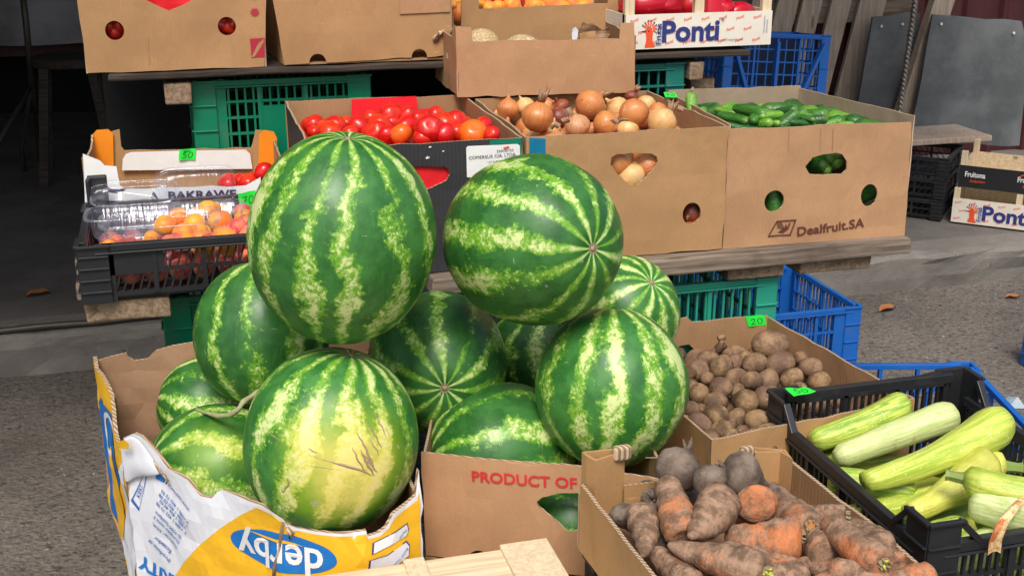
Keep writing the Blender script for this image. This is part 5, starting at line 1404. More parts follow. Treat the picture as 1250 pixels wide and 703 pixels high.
# the layer below them
for i in range(8):
    for j in range(9):
        u, v = (i + .5) / 8, (j + .5) / 9
        x = .79 + (1.14 - .79) * u - .04 * v; y = 1.63 + .05 * u + .42 * v
        link('potato', PM[(i * 3 + j) % 7], (x + RND.uniform(-.01, .01), y + RND.uniform(-.01, .01), .590 + RND.uniform(-.006, .006)), (RND.uniform(-.6, .6), RND.uniform(-.5, .5), RND.uniform(0, 6.28)), (1.0,) * 3,
             label='small earthy brown potato in the heap in the cardboard box', cat='potato', group='potatoes in the cardboard box')
mesh('fill', [(.775, 1.61, .56), (1.15, 1.66, .56), (1.10, 2.08, .56), (.745, 2.06, .56)], [(0, 1, 2, 3)], M['card_dk'], ptb)
# ginger-like knobbly root by the back wall
b = MB(); c = [atZ(*p, z) for p, z in (((875, 433), .625), ((877, 424), .645), ((881, 418), .657), ((880, 412), .668))]
b.tube(c, [.006, .0085, .006, .0045], 8); b.tube([c[1], c[1] + Vector((.012, 0, .004)), c[1] + Vector((.016, 0, .0))], [.006, .006, .003], 8); b.tube([c[1], c[1] + Vector((-.009, 0, -.004)), c[0] + Vector((-.006, 0, -.01))], [.006, .0055, .003], 8)
b.tube([c[3] - Vector((.006, 0, 0)), c[3] + Vector((.008, 0, .002))], [.005, .006], 8)
tag(b.build('ginger_root', M['potato'], None, True, loc=tuple(c[0])), 'small knobbly root standing against the back wall of the potato box', 'root')

# tomatoes
def tomato_mesh(mat, s, r=.026):
    P = ball_prof(r, r * .86, 14, .9, .004, .28)
    me = revolve('skin', P, mat, 26, 5, .022 + .012 * (s % 3), .0009, 18, s); return me
cal = MB()
for k in range(5):
    a = 2 * pi * k / 5; cal.tube([(0, 0, .0), (.006 * cos(a), .006 * sin(a), .0018), (.012 * cos(a + .2), .012 * sin(a + .2), .0004)], [.0016, .0015, .0004], 5)
cal.tube([(0, 0, 0), (.001, .001, .006)], [.0014, .0012], 5)
TMs = [tomato_mesh(M['tomato'], s) for s in range(5)]; TMo = [tomato_mesh(M['tomato_o'], s) for s in range(2)]
cal_me = bpy.data.meshes.new('calyx'); cal_me.from_pydata([tuple(v) for v in cal.v], [], cal.f); cal_me.materials.append(M['stalk'])
def tomato(px, py, w, z, label, me=None, group='tomatoes in the black cardboard box', c=None, r=None, calyx=False, rot=None):
    if c is None:
        t = inbox(px, py, z, 2.118, 2.54) if group.endswith('black cardboard box') else inbox(px, py, z, 2.415, 2.65); c = O + ray(px, py) * t; r = w / 2 * t / FPX
    s = r / .026
    rot = rot or (RND.uniform(-1.1, 1.1), RND.uniform(-1.1, 1.1), RND.uniform(0, 6.28))
    me = me or TMs[RND.randrange(5)]
    if calyx:
        root = thing('tomato', label, 'tomato', c, group); root.rotation_euler = rot; root.scale = (s,) * 3
        link('skin', me, (0, 0, 0), parent=root); link('calyx', cal_me, (0, 0, .0185), parent=root)
        return root
    return link('tomato', me, c, rot, (s,) * 3, label=label, cat='tomato', group=group)
TL = [(85, 155, 84), (90, 188, 60), (190, 165, 95), (160, 188, 92), (230, 150, 65), (290, 165, 90), (345, 130, 72), (435, 115, 95), (365, 190, 95), (385, 160, 100), (510, 115, 78), (500, 170, 105), (480, 198, 88), (420, 203, 80), (560, 132, 70), (605, 175, 112), (580, 212, 80), (640, 110, 68), (680, 150, 90), (675, 200, 95), (730, 140, 88), (735, 187, 75), (805, 195, 112), (845, 165, 82), (890, 198, 64), (645, 142, 70), (330, 188, 60), (130, 165, 60), (770, 150, 60), (560, 160, 60), (440, 150, 70), (250, 195, 70)]
Tlab = 'ripe red tomato in the heap in the black cardboard box'
TLz = zx(TL, 360, 110, 3.7)
for i, (px, py, w_) in enumerate(TLz):
    org = i in (12, 22)
    z = 1.042 + (.012 if i in (7, 10, 18, 11, 15, 20) else 0) + .004 * RND.uniform(-1, 1)
    lab = {7: 'tomato topmost in the heap with its pale stem end turned to the camera', 12: 'orange tomato in the front row above the largest melon', 22: 'large orange-red tomato at the right end of the front row', 0: 'tomato at the left end of the black box by its torn edge'}.get(i, rowlabel(TLz, i, (147, 155), 'red tomato, %s from the left in the %s row of the black box'))
    tomato(px, py, w_ * 1.2, z, lab, TMo[i % 2] if org else None, calyx=False, rot=(radians(75), .2, .3) if i == 7 else None)
for i in range(8):
    for j in range(9):
        if j > 0 or True:
            tomato(0, 0, 0, 0, Tlab, c=Vector((.25 + .325 * (i + .5) / 8, 2.12 + .42 * (j + .5) / 9, (1.000 if j else .985) + RND.uniform(-.006, .006))), r=.0255)
mesh('fill', [(.235, 2.105, .965), (.585, 2.105, .965), (.59, 2.55, .965), (.235, 2.56, .965)], [(0, 1, 2, 3)], M['card_dk'], tm)

# onions
def onion_mesh(mat, s, r=.036):
    P = [(0, -r * .86), (.010, -r * .85), (r * .55, -r * .72), (r * .86, -r * .40), (r, 0), (r * .97, r * .25), (r * .82, r * .55), (r * .55, r * .78), (r * .28, r * .93), (r * .16, r * 1.05), (r * .12, r * 1.20), (r * .07, r * 1.32), (0, r * 1.34)]
    Q = []
    for a, b_ in zip(P, P[1:]):
        for k in range(2): Q.append((a[0] + (b_[0] - a[0]) * k / 2, a[1] + (b_[1] - a[1]) * k / 2))
    Q.append(P[-1])
    me = revolve('onion', Q, mat, 28, 0, 0, .0016, 22, s)
    # soften
    return me
OM = {k: [onion_mesh(M[k], s) for s in range(3)] for k in ('onion', 'onion_p', 'onion_r', 'onion_d')}
def neck(parent_c, ax, r, s=0, L=.04):
    b = MB(); rr = random.Random(s)
    for k in range(5):
        a = rr.uniform(0, 6.28); sd = Vector((cos(a), sin(a), 0)) * .006
        p0 = parent_c + ax * r * 1.0 + sd * .6
        b.tube([p0, p0 + ax * L * .5 + sd, p0 + ax * L * rr.uniform(.7, 1.1) + sd * rr.uniform(1, 3.2)], [.006, .0042, .0012], 6)
    return b
ON = [(118, 130, 105, 1.02, 'onion', 'smooth golden onion at the back left corner of the onion box', (.1, .2, 1)),
      (258, 170, 150, 1.040, 'onion', 'big flaky onion with a dry neck sticking up at the left of the onion box', (.25, .15, 1)),
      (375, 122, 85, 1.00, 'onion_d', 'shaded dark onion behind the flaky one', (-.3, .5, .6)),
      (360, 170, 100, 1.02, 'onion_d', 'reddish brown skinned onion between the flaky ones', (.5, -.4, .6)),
      (508, 112, 145, 1.045, 'onion', 'golden onion with peeling skin right below the low tray', (.8, .2, .6)),
      (448, 212, 120, 1.035, 'onion_r', 'pinkish onion in the front row of the onion box', (-.3, -.2, 1)),
      (582, 200, 125, 1.035, 'onion', 'light onion in the front row with its tip turned right', (.9, -.3, .35)),
      (640, 130, 115, 1.03, 'onion_p', 'pale cream onion behind the orange one', (-.5, .5, .5)),
      (718, 150, 140, 1.055, 'onion', 'round orange-brown onion, the smoothest one, on top in the middle', (.1, .9, .5)),
      (690, 228, 105, 1.025, 'onion_p', 'cream onion at the front rim under the smooth orange one', (0, .9, .2)),
      (775, 112, 95, 1.03, 'onion_p', 'white-fleshed onion at the back right of the onion box', (.3, .6, .4)),
      (832, 145, 95, 1.03, 'onion', 'onion behind the knotted one at the right', (.6, .5, .4)),
      (850, 192, 140, 1.045, 'onion_p', 'tan onion with a long knotted neck at the right end of the onion box', (.75, .25, .75)),
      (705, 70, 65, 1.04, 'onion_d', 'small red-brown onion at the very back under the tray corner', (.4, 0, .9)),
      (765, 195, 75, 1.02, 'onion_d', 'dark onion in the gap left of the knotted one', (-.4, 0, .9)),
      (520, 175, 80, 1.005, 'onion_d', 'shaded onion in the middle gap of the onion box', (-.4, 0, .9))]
for i, (zx_, zy_, w_, z, k, lab, ax) in enumerate(ON):
    px, py = 590 + zx_ / 3.904, 100 + zy_ / 3.904; w_ = w_ / 3.904
    t = inbox(px, py, z, 2.125, 2.46); c = O + ray(px, py) * t; r = w_ * 1.05 / 2 * t / FPX; ax = Vector(ax).normalized(); s = r / .036
    root = thing('onion', lab, 'onion', c, 'onions in the cardboard box')
    link('bulb', OM[k][i % 3], (0, 0, 0), frame(z=ax), (s,) * 3, root)
    if i in (1, 4, 12, 6, 13):
        nb = neck(c, ax, r, i, .026 if i in (1, 12) else .012); nb.build('neck', M['husk'], root, True)
for i, (zx_, zy_, w_, k, lab) in enumerate(((200, 118, 95, 'onion_p', 'pale onion behind the big flaky one'), (300, 118, 90, 'onion', 'golden onion in the shade behind the flaky one'), (455, 165, 95, 'onion', 'golden onion wedged left of the peeling one'), (640, 190, 95, 'onion', 'golden onion between the two front rim onions'), (590, 150, 90, 'onion_p', 'cream onion beside the peeling one'), (785, 180, 100, 'onion', 'golden onion left of the knotted one'), (880, 150, 80, 'onion', 'small golden onion at the right wall of the onion box'), (330, 222, 80, 'onion_p', 'cream onion at the front rim between the flaky and the pinkish one'), (520, 225, 70, 'onion', 'small onion barely above the front rim'))):
    px, py = 590 + zx_ / 3.904, 100 + zy_ / 3.904; t = inbox(px, py, 1.018, 2.13, 2.46); c = O + ray(px, py) * t; s = w_ / 3.904 / 2 * t / FPX / .036
    link('onion', OM[k][i % 3], c, frame(z=Vector((RND.uniform(-1, 1), RND.uniform(-.6, .4), RND.uniform(.1, 1)))), (s,) * 3, label=lab, cat='onion', group='onions in the cardboard box')
# loose husks
for (zx_, zy_, a, sz) in ((410, 140, .4, .022), (395, 185, 2., .02), (350, 205, 1., .018), (630, 185, .8, .018), (940, 130, 1.2, .016), (330, 215, 2.6, .014)):
    px, py = 590 + zx_ / 3.904, 100 + zy_ / 3.904; sz *= .5; c = O + ray(px, py) * inbox(px, py, 1.055, 2.12, 2.45)
    V = []; F = []
    for j in range(5):
        for i in range(5):
            u, v = i / 4 - .5, j / 4 - .5
            V.append(c + Vector((sz * (u * cos(a) - v * sin(a)) * 1.4, sz * v * .5, sz * (u * sin(a) + v * cos(a)) * 1.2)) + Vector((0, sz * (u * u * 1.8 + .3 * noise.noise(Vector((u * 3, v * 3, a)))), 0)))
    for j in range(4):
        for i in range(4): q = j * 5 + i; F.append((q, q + 1, q + 6, q + 5))
    tag(mesh('onion_husk', V, F, M['onion_d'] if int(a * 10) % 2 else M['husk'], None, True, loc=tuple(c)), 'loose papery onion husk, %s from the left among the onions' % ORD[sum(1 for q_ in (410, 395, 350, 630, 940, 330) if q_ < zx_)], 'husk', 'loose husks in the onion box')
lab_o = 'yellow onion in the lower layers of the onion box'
for lev, zz in enumerate((.985, .925, .865)):
    for i in range(5):
        for j in range(6 if lev == 0 else 1):
            k = ('onion', 'onion_p', 'onion', 'onion_r')[(i + j + lev) % 4]
            link('onion', OM[k][(i + j) % 3], (.645 + .078 * i + RND.uniform(-.006, .006), (2.13 + .066 * j) + RND.uniform(-.006, .006), zz + RND.uniform(-.006, .006)), frame(z=Vector((RND.uniform(-1, 1), RND.uniform(0, 1), RND.uniform(-.2, 1)))), (.96,) * 3,
                 label=lab_o if lev == 0 else 'yellow onion pressed against the holed front wall of the onion box', cat='onion', group='onions lower in the box')
link('onion', OM['onion_p'][0], atY(768, 214, 2.118), frame(z=Vector((.5, -.3, -.6))), (.9,) * 3, label='cream onion filling the lower tip of the triangular hole', cat='onion', group='onions in the cardboard box')
link('onion', OM['onion'][1], atY(788, 203, 2.122), frame(z=Vector((.9, .5, .3))), (.85,) * 3, label='golden onion in the right half of the triangular hole', cat='onion', group='onions in the cardboard box')
link('onion', OM['onion_r'][1], atY(755, 193, 2.125), frame(z=Vector((.9, .5, .3))), (.75,) * 3, label='reddish onion in the left corner of the triangular hole', cat='onion', group='onions in the cardboard box')
link('onion', OM['onion_d'][1], atY(846, 260, 2.125), frame(z=Vector((-.5, .5, .3))), (.85,) * 3, label='dark red-brown onion filling the round hole of the onion box', cat='onion', group='onions in the cardboard box')

# cucumbers
def cuke_mesh(mat, s, L=.115, r=.019):
    P = [(0, -L / 2)] + [(r * (1 - abs(2 * (i / 14) - 1) ** 4.5) ** .5 * (1 + .025 * sin(i * 1.7 + s)), -L / 2 + L * i / 14) for i in range(1, 14)] + [(0, L / 2)]
    return revolve('cucumber', P, mat, 18, 3, .03, .0009, 120, s, bend=.004 * (s % 3), axis='x')
CM = {k: [cuke_mesh(M[k], s) for s in range(3)] for k in ('cuke', 'cuke_d', 'cuke_l')}
CK = [((85, 235), (118, 120), 95, 1.06, 'cuke_l', 'cucumber standing on end with a stalk, at the left corner of its box'), ((170, 250), (185, 215), 70, 1.04, 'cuke_l', 'light green cucumber tip beside the upright one'),
      ((285, 255), (515, 300), 82, 1.045, 'cuke', 'long cucumber lying at the front left of the cucumber box'), ((300, 215), (400, 235), 60, 1.04, 'cuke_l', 'pale cucumber behind the long front one'),
      ((410, 195), (650, 245), 85, 1.06, 'cuke', 'topmost cucumber with a grey scar, in the middle of its box'), ((560, 300), (640, 240), 90, 1.05, 'cuke', 'bent green cucumber under the scarred one'),
      ((610, 290), (670, 370), 84, 1.05, 'cuke_l', 'bright green cucumber pointing at the camera in the middle'), ((640, 262), (755, 250), 72, 1.055, 'cuke_l', 'cucumber with a yellow-green tip right of the middle'),
      ((800, 240), (845, 232), 88, 1.05, 'cuke_d', 'dark round cucumber end at the back'), ((800, 340), (880, 275), 115, 1.05, 'cuke', 'thick grey-green cucumber standing steeply at the right'),
      ((880, 262), (975, 280), 52, 1.05, 'cuke', 'slim cucumber behind the thick grey-green one'), ((890, 310), (985, 320), 58, 1.045, 'cuke_d', 'slim dark cucumber in front of another slim one'),
      ((1020, 310), (1055, 300), 92, 1.05, 'cuke_d', 'very dark cucumber end near the right wall'), ((1060, 345), (1165, 318), 66, 1.045, 'cuke_l', 'cucumber with a lime green tip at the right wall'),
      ((370, 335), (455, 355), 62, 1.04, 'cuke_d', 'cucumber at the front rim, left'), ((505, 350), (585, 360), 45, 1.04, 'cuke_d', 'cucumber just showing over the front rim'),
      ((700, 345), (722, 320), 62, 1.045, 'cuke_l', 'lime green cucumber end by the front rim'), ((225, 250), (280, 225), 60, 1.03, 'cuke', 'cucumber at the back left under the pale one'),
      ((750, 320), (775, 270), 75, 1.035, 'cuke_d', 'nearly black cucumber in the gap right of the middle'), ((890, 355), (960, 350), 45, 1.035, 'cuke', 'cucumber at the front rim, right')]
for i, (a, b_, w_, z, k, lab) in enumerate(CK):
    A = (830 + a[0] / 6.25, 100 + a[1] / 6.25); B = (830 + b_[0] / 6.25, 100 + b_[1] / 6.25)
    t = tt(*A, z); r = w_ / 6.25 / 2 * t / FPX
    pa = O + ray(*A) * inbox(*A, z, 2.125, 2.43)
    if i in (0, 9): pb_2 = atY(*B, pa.y)
    else: pb_2 = O + ray(*B) * inbox(*B, z, 2.125, 2.43)
    d = pb_2 - pa; L = max(d.length, .02)
    if i == 0: d = Vector((.004, .02, .05))
    if i in (6, 8, 12, 16): d = Vector((.02, -.05, .015)) if i != 12 else Vector((.05, -.03, .01))
    Lw = {0: .062, 6: .06, 8: .06, 9: .06, 12: .06, 16: .05}.get(i, max(.06, L + .6 * r)); c = (pa + pb_2) / 2
    if i == 0: c = atY(844, 130, 2.32)
    if i in (6, 8, 12, 16, 9): c = c + Vector((0, .012, 0))
    root = thing('cucumber', lab, 'cucumber', c, 'cucumbers in the cardboard box')
    link('skin', CM[k][i % 3], (0, 0, 0), frame(x=d), (Lw / .115, r / .019, r / .019), root)
    if i == 0:
        b = MB(); e = c + d.normalized() * (Lw / 2 - .002); b.tube([e, e + Vector((.001, 0, .006)), e + Vector((.005, 0, .011))], [.003, .0022, .0018], 6); b.build('stalk', M['dry'], root, True)
labc = 'green cucumber in the lower layers of the cucumber box'
for i in range(7):
    for j in range(8):
        link('cucumber', CM[('cuke', 'cuke_d', 'cuke', 'cuke_l')[(i * 2 + j) % 4]][(i + j) % 3], (1.055 + .049 * i, 2.165 + .036 * j, 1.008 + RND.uniform(-.006, .006)), (RND.uniform(-.3, .3), RND.uniform(-.3, .3), RND.uniform(-.9, .9)), (.62, 1, 1), label=labc, cat='cucumber', group='cucumbers lower in the box')
for (px, py, rr_, k, a, lab) in ((1000, 204, 1.0, 'cuke', 0.5, 'left'), (1010, 195, 1.0, 'cuke', 1.1, 'middle'), (1022, 201, .95, 'cuke_l', 1.6, 'lower right'), (1026, 192, .95, 'cuke_d', 2.1, 'upper right'), (992, 193, .8, 'cuke_l', 2.8, 'upper left'), (1008, 211, .8, 'cuke_l', 1.5, 'bottom')):
    c = atY(px, py, 2.125)
    link('cucumber', CM[k][0], c + Vector((0, .02, 0)), frame(x=Vector((cos(a) * .5, -.8, sin(a) * .3))), (.55, rr_ * .8, rr_ * .8), label='cucumber end filling the ' + lab + ' part of the oval hole in the box', cat='cucumber', group='cucumbers seen through the holes')
link('cucumber', CM['cuke'][1], atY(946, 245, 2.112) + Vector((0, .01, 0)), frame(x=Vector((.2, -.2, -1))), (.8, 1.15, 1.15), label='cucumber showing in the left round hole of the box', cat='cucumber', group='cucumbers seen through the holes')
link('cucumber', CM['cuke'][2], atY(1059, 236, 2.108) + Vector((0, .01, 0)), frame(x=Vector((.5, -.5, .5))), (.7, 1.0, 1.0), label='cucumber showing in the right round hole of the box', cat='cucumber', group='cucumbers seen through the holes')

# ============================================================ CARROTS AND BEETROOTS
def carrot_mesh(mat, s, L=.14, r=.026, taper=.45):
    P = [(0, -L / 2), (r * taper * .45, -L / 2 + .002), (r * taper * .8, -L / 2 + .008)]
    for i in range(1, 15):
        t = i / 15; rr = r * (taper + (1 - taper) * min(1, t * 1.35) ** .8) * (1 + .05 * sin(i * 1.9 + s * 2) * (1 if i % 3 else .4))
        P.append((rr, -L / 2 + .008 + (L - .022) * t))
    P += [(r * .93, L / 2 - .008), (r * .72, L / 2 - .002), (r * .45, L / 2), (r * .30, L / 2 - .003), (0, L / 2 - .003)]
    return revolve('carrot', P, mat, 22, 0, 0, .0026, 28, s, bend=.006 * (s % 4 - 1.5), axis='x')
KMs = {(k, tp): [carrot_mesh(M[k], s, taper=tp) for s in range(4)] for k in ('carrot', 'carrot_o') for tp in (.30, .62)}
crown_b = MB(); crown_b.tube([(-.003, 0, 0), (.003, 0, 0)], [.0065, .0055], 10); crown_b.tube([(.0, 0, 0), (.004, 0, 0)], [.0075, .006], 12)
crown = bpy.data.meshes.new('crown'); crown.from_pydata([tuple(v) for v in crown_b.v], [], crown_b.f); crown.materials.append(M['carrot_cut'])
stub_b = MB()
for k in range(7):
    a = k * .9; stub_b.tube([(0, .006 * cos(a), .006 * sin(a)), (.006, .007 * cos(a + .3), .007 * sin(a + .3))], [.0022, .001], 5)
stub = bpy.data.meshes.new('stub'); stub.from_pydata([tuple(v) for v in stub_b.v], [], stub_b.f); stub.materials.append(M['dry'])
# tip, crown (picture points), thickness, height of tip, of crown, material, taper, end piece, label
CR = [((784, 680), (779, 622), 38, .705, .725, 'carrot', .3, '', 'carrot standing crown up at the left wall of the tray with an orange patch'),
      ((813, 583), (834, 655), 43, .755, .725, 'carrot', .62, '', 'long muddy carrot leaning steeply in front of the largest beetroot'),
      ((841, 656), (884, 606), 53, .735, .755, 'carrot', .3, '', 'thick muddy carrot tapering down left, crossing the long steep one'),
      ((926, 600), (922, 613), 44, .715, .735, 'carrot_o', .30, '', 'orange carrot end facing the camera right of the beetroots'),
      ((884, 655), (978, 655), 56, .715, .722, 'carrot_o', .62, 's', 'thickest bright orange carrot lying across the middle of the tray'),
      ((815, 664), (936, 698), 46, .725, .735, 'carrot', .3, 'g', 'muddy carrot at the front with a yellow-green sprout on its crown'),
      ((797, 670), (850, 715), 34, .70, .70, 'carrot', .62, '', 'grey muddy carrot at the front left along the tray wall'),
      ((880, 664), (950, 694), 27, .722, .715, 'carrot', .62, '', 'thin carrot squeezed between the sprouted one and the orange ones'),
      ((953, 590), (973, 624), 40, .72, .738, 'carrot', .62, 'c', 'carrot turning its cut crown with a curled stalk to the camera'),
      ((928, 676), (985, 700), 24, .725, .715, 'carrot', .62, '', 'slim pinkish carrot running into the lower middle'),
      ((984, 628), (1033, 630), 31, .715, .72, 'carrot', .62, 'c', 'carrot lying along the tray wall with a small orange crown'),
      ((1040, 634), (1060, 654), 38, .71, .722, 'carrot', .62, 'c', 'carrot with a flat cut orange crown beside the black crate'),
      ((1008, 632), (1079, 687), 42, .745, .745, 'carrot', .62, 's', 'long muddy carrot on top at the right with a dry ringed crown'),
      ((984, 646), (1013, 678), 46, .71, .715, 'carrot', .62, '', 'short stout carrot left of the long one on the right'),
      ((1000, 690), (1046, 697), 27, .70, .70, 'carrot', .62, 'g', 'dark carrot lying low between the stout ones'),
      ((950, 706), (985, 700), 30, .715, .715, 'carrot', .62, '', 'rounded pink carrot end at the bottom of the photo, left'),
      ((1000, 716), (1028, 708), 34, .715, .715, 'carrot', .62, '', 'rounded carrot end at the bottom of the photo, right of the dark one'),
      ((1052, 704), (1085, 714), 40, .72, .71, 'carrot_o', .62, '', 'carrot partly under the long right one, cut by the bottom of the photo'),
      ((1098, 712), (1138, 700), 36, .71, .715, 'carrot_o', .62, '', 'bright orange carrot in the far right corner of the tray'),
      ((900, 625), (945, 640), 36, .69, .69, 'carrot', .62, '', 'shaded carrot under the thick orange one'),
      ((1070, 672), (1096, 690), 30, .70, .71, 'carrot', .62, '', 'muddy carrot half hidden by the long right one'),
      ((870, 700), (905, 730), 40, .69, .69, 'carrot', .62, '', 'carrot low at the front of the tray under the sprouted one'),
      ((930, 725), (990, 735), 40, .69, .69, 'carrot', .62, '', 'carrot at the front wall, mostly below the photo')]
for i, (a, b_, w_, za, zb_, k, tp, end, lab) in enumerate(CR):
    pa, pb2 = atZ(*a, za), atZ(*b_, zb_); t = tt((a[0] + b_[0]) / 2, (a[1] + b_[1]) / 2, (za + zb_) / 2); r = w_ / 2 * t / FPX
    r *= 1.08
    if end == 'c' and i in (3, 8, 11): pb2 = pb2 + Vector((0, -.035, .0)); pa = pa + Vector((0, .03, -.02))
    d = pb2 - pa; L = max(d.length, .075); dn = d.normalized()
    c = pb2 - dn * L / 2
    root = thing('carrot', lab, 'carrot', c, 'muddy carrots in the ochre tray')
    m_ = frame(x=dn)
    o = link('skin', KMs[(k, tp)][i % 4], (0, 0, 0), m_, (L / .14, r / .026, r / .026), root)
    o.rotation_euler.rotate_axis('X', i * 1.7)
    if end:
        link('crown', crown if end in 'c' else with_mat(crown, M['dry']), dn * (L / 2 - .003), m_, (1, r / .026, r / .026), root)
        link('stub', stub, dn * (L / 2 - .002), m_, (1.2, 1, 1), root)
    if end == 'g' or i == 12:
        b = MB(); e = c + dn * (L / 2)
        for kk in range(8 if i == 5 else 2):
            q = Vector((RND.uniform(-.010, .012), -.004 - .004 * RND.random(), RND.uniform(-.004, .009)))
            b.tube([e, e + q * .6, e + q + Vector((.002, 0, -.002))], [.0016, .0022, .0012], 5)
        b.build('sprout', M['sprout'], root, True)
def beet_mesh(s, r=.034):
    P = [(0, -r * 1.45), (.0022, -r * 1.25), (.005, -r * 1.05), (r * .45, -r * .82), (r * .85, -r * .45), (r, 0), (r * .93, r * .38), (r * .68, r * .66), (r * .38, r * .80), (r * .25, r * .86), (0, r * .84)]
    Q = []
    for a, b_ in zip(P, P[1:]):
        for k in range(2): Q.append((a[0] + (b_[0] - a[0]) * k / 2, a[1] + (b_[1] - a[1]) * k / 2))
    Q.append(P[-1])
    return revolve('beetroot', Q, M['beet'], 28, 0, 0, .0055, 24, s)
BMs = [beet_mesh(s) for s in range(3)]
BT = [(828, 572, 60, .755, (.5, .35, .5), 'largest beetroot, round and dark, at the back of the tray', 1), (866, 585, 42, .765, (-.1, -.9, -.1), 'small beetroot turning its rooty top to the camera', 1), (905, 578, 56, .755, (-.9, .2, .4), 'right-hand large beetroot with a dry root lying across it', 1),
      (760, 628, 34, .71, (-.3, .3, 1), 'beetroot in the back left corner of the tray', 0), (806, 620, 42, .715, (-.6, -.1, .9), 'beetroot with bristly stalk stubs behind the left carrot', 1), (848, 610, 36, .70, (0, 0, 1), 'shaded beetroot under the crossed carrots', 0),
      (801, 660, 34, .695, (0, 0, 1), 'grey beetroot low between the left carrots', 0), (941, 603, 30, .715, (0, .3, 1), 'small beetroot behind the orange carrot end', 0), (790, 600, 34, .695, (0, .3, 1), 'beetroot against the back wall of the tray', 0), (955, 640, 40, .69, (0, .3, 1), 'beetroot hidden under the thickest carrot', 0), (835, 690, 44, .68, (0, .3, 1), 'beetroot hidden under the front carrots', 0), (1020, 665, 40, .68, (0, .3, 1), 'beetroot hidden under the right carrots', 0)]
for i, (px, py, w_, z, ax, lab, st_) in enumerate(BT):
    t = tt(px, py, z); c = O + ray(px, py) * t; r = w_ / 2 * t / FPX; ax = Vector(ax).normalized()
    root = thing('beetroot', lab, 'beetroot', c, 'muddy beetroots in the ochre tray')
    link('skin', BMs[i % 3], (0, 0, 0), frame(z=ax), (r / .034,) * 3, root)
    if st_:
        b = MB(); e = c + ax * r * .8
        for k in range(9):
            q = ax * RND.uniform(.006, .014) + Vector((RND.uniform(-1, 1), RND.uniform(-1, 1), RND.uniform(-1, 1))) * .009
            b.tube([e, e + q * .5, e + q], [.003, .0026, .0010], 5)
        b.build('stalk_stub', M['root'], root, True)
def whisker(pts_, r0_=.0014, parent=None):
    b = MB(); b.tube([atD(px, py, d) for px, py, d in pts_], [r0_ * (1 - .15 * i) for i in range(len(pts_))], 6)
    tag(b.build('dry_root', M['dry'], None, True, loc=tuple(atD(*pts_[0]))), 'thin dry root hanging over the beetroots', 'root', 'thin dry roots in the tray')
whisker([(826, 546, 1.66), (815, 552, 1.66), (803, 558, 1.66), (788, 558, 1.66)]); whisker([(886, 576, 1.60), (875, 582, 1.59), (869, 586, 1.585)]); whisker([(892, 592, 1.62), (898, 597, 1.60), (903, 604, 1.60)])
whisker([(934, 577, 1.74), (938, 588, 1.72), (936, 596, 1.71)])
mesh('fill', [(.51, 1.0, .665), (.80, 1.0, .665), (.785, 1.395, .665), (.495, 1.40, .665)], [(0, 1, 2, 3)], M['card_dk'], ct)

# ============================================================ ZUCCHINIS
def zuc_mesh(mat, s, bulb=.0):
    L = .25; r = .030; P = [(0, -L / 2), (r * .40, -L / 2 + .001)]
    for i in range(1, 20):
        t = i / 20
        base = .47 + .53 * (t ** 1.5) if bulb == 1 else .68 + .32 * t if bulb else .80 + .20 * sin(pi * t)
        e = min(1, (1 - t) / .16); base *= sqrt(max(0, 1 - (1 - e) ** 2))
        e0 = min(1, t / .06); base *= .80 + .20 * e0
        P.append((r * base, -L / 2 + .002 + (L - .002) * t))
    P.append((0, L / 2))
    return revolve('zucchini', P, mat, 30, 6, .020, .0022, 12, s, bend=.010 * (s % 3 - 1), axis='x')
ZM = {}
def zm(k, s, b_):
    key = (k, s % 3, b_)
    if key not in ZM: ZM[key] = zuc_mesh(M[k], s, b_)
    return ZM[key]
stk = MB()
stk.tube([(.004, 0, 0), (-.008, 0, 0), (-.020, .001, 0), (-.026, .001, 0)], [.0135, .0105, .0095, .0115], 6)
stk_me = bpy.data.meshes.new('stem'); stk_me.from_pydata([tuple(v) for v in stk.v], [], stk.f); stk_me.materials.append(M['stalk'])
# stem end, blossom end, thickness, heights
ZU = [((990, 538), (1110, 490), 42, .630, .672, 'zuc_g', 2, 0, 'streaked green zucchini at the back left corner of the black crate'),
      ((1020, 558), (1170, 502), 42, .625, .672, 'zuc_p', 2, 0, 'palest whitish zucchini between two green ones'),
      ((1056, 587), (1230, 509), 60, .655, .695, 'zuc', 1, 0, 'longest club-shaped zucchini lying on top of the others'),
      ((1108, 625), (1206, 560), 62, .625, .655, 'zuc_y', 1, 0, 'yellowish zucchini under the longest one'),
      ((1228, 569), (1120, 560), 42, .640, .640, 'zuc_y', 0, 1, 'yellowish zucchini whose green stem sticks out at the right wall'),
      ((1176, 583), (1300, 606), 44, .690, .690, 'zuc', 0, 1, 'zucchini with a frayed green stem pointing left'),
      ((1290, 640), (1182, 610), 60, .662, .662, 'zuc_p', 0, 0, 'pale rounded zucchini at the near right corner with an orange scar'),
      ((1010, 585), (1120, 600), 40, .620, .620, 'zuc_g', 0, 0, 'zucchini low in the crate seen through its side slots'),
      ((1040, 630), (1150, 600), 40, .605, .605, 'zuc', 0, 0, 'zucchini under the yellowish one, behind the side slots'),
      ((1080, 670), (1180, 640), 42, .60, .61, 'zuc_g', 0, 0, 'green zucchini low at the front corner behind the slots'),
      ((1010, 590), (1040, 530), 42, .58, .58, 'zuc_g', 0, 0, 'deep lying zucchini at the far end of the crate'),
      ((1120, 690), (1230, 650), 44, .60, .62, 'zuc_p', 0, 0, 'zucchini behind the front wall of the black crate'),
      ((1100, 640), (1220, 700), 44, .57, .57, 'zuc', 0, 0, 'zucchini at the bottom of the black crate'),
      ((1200, 640), (1290, 600), 44, .62, .62, 'zuc_g', 0, 0, 'zucchini below the right end of the pale rounded one')]
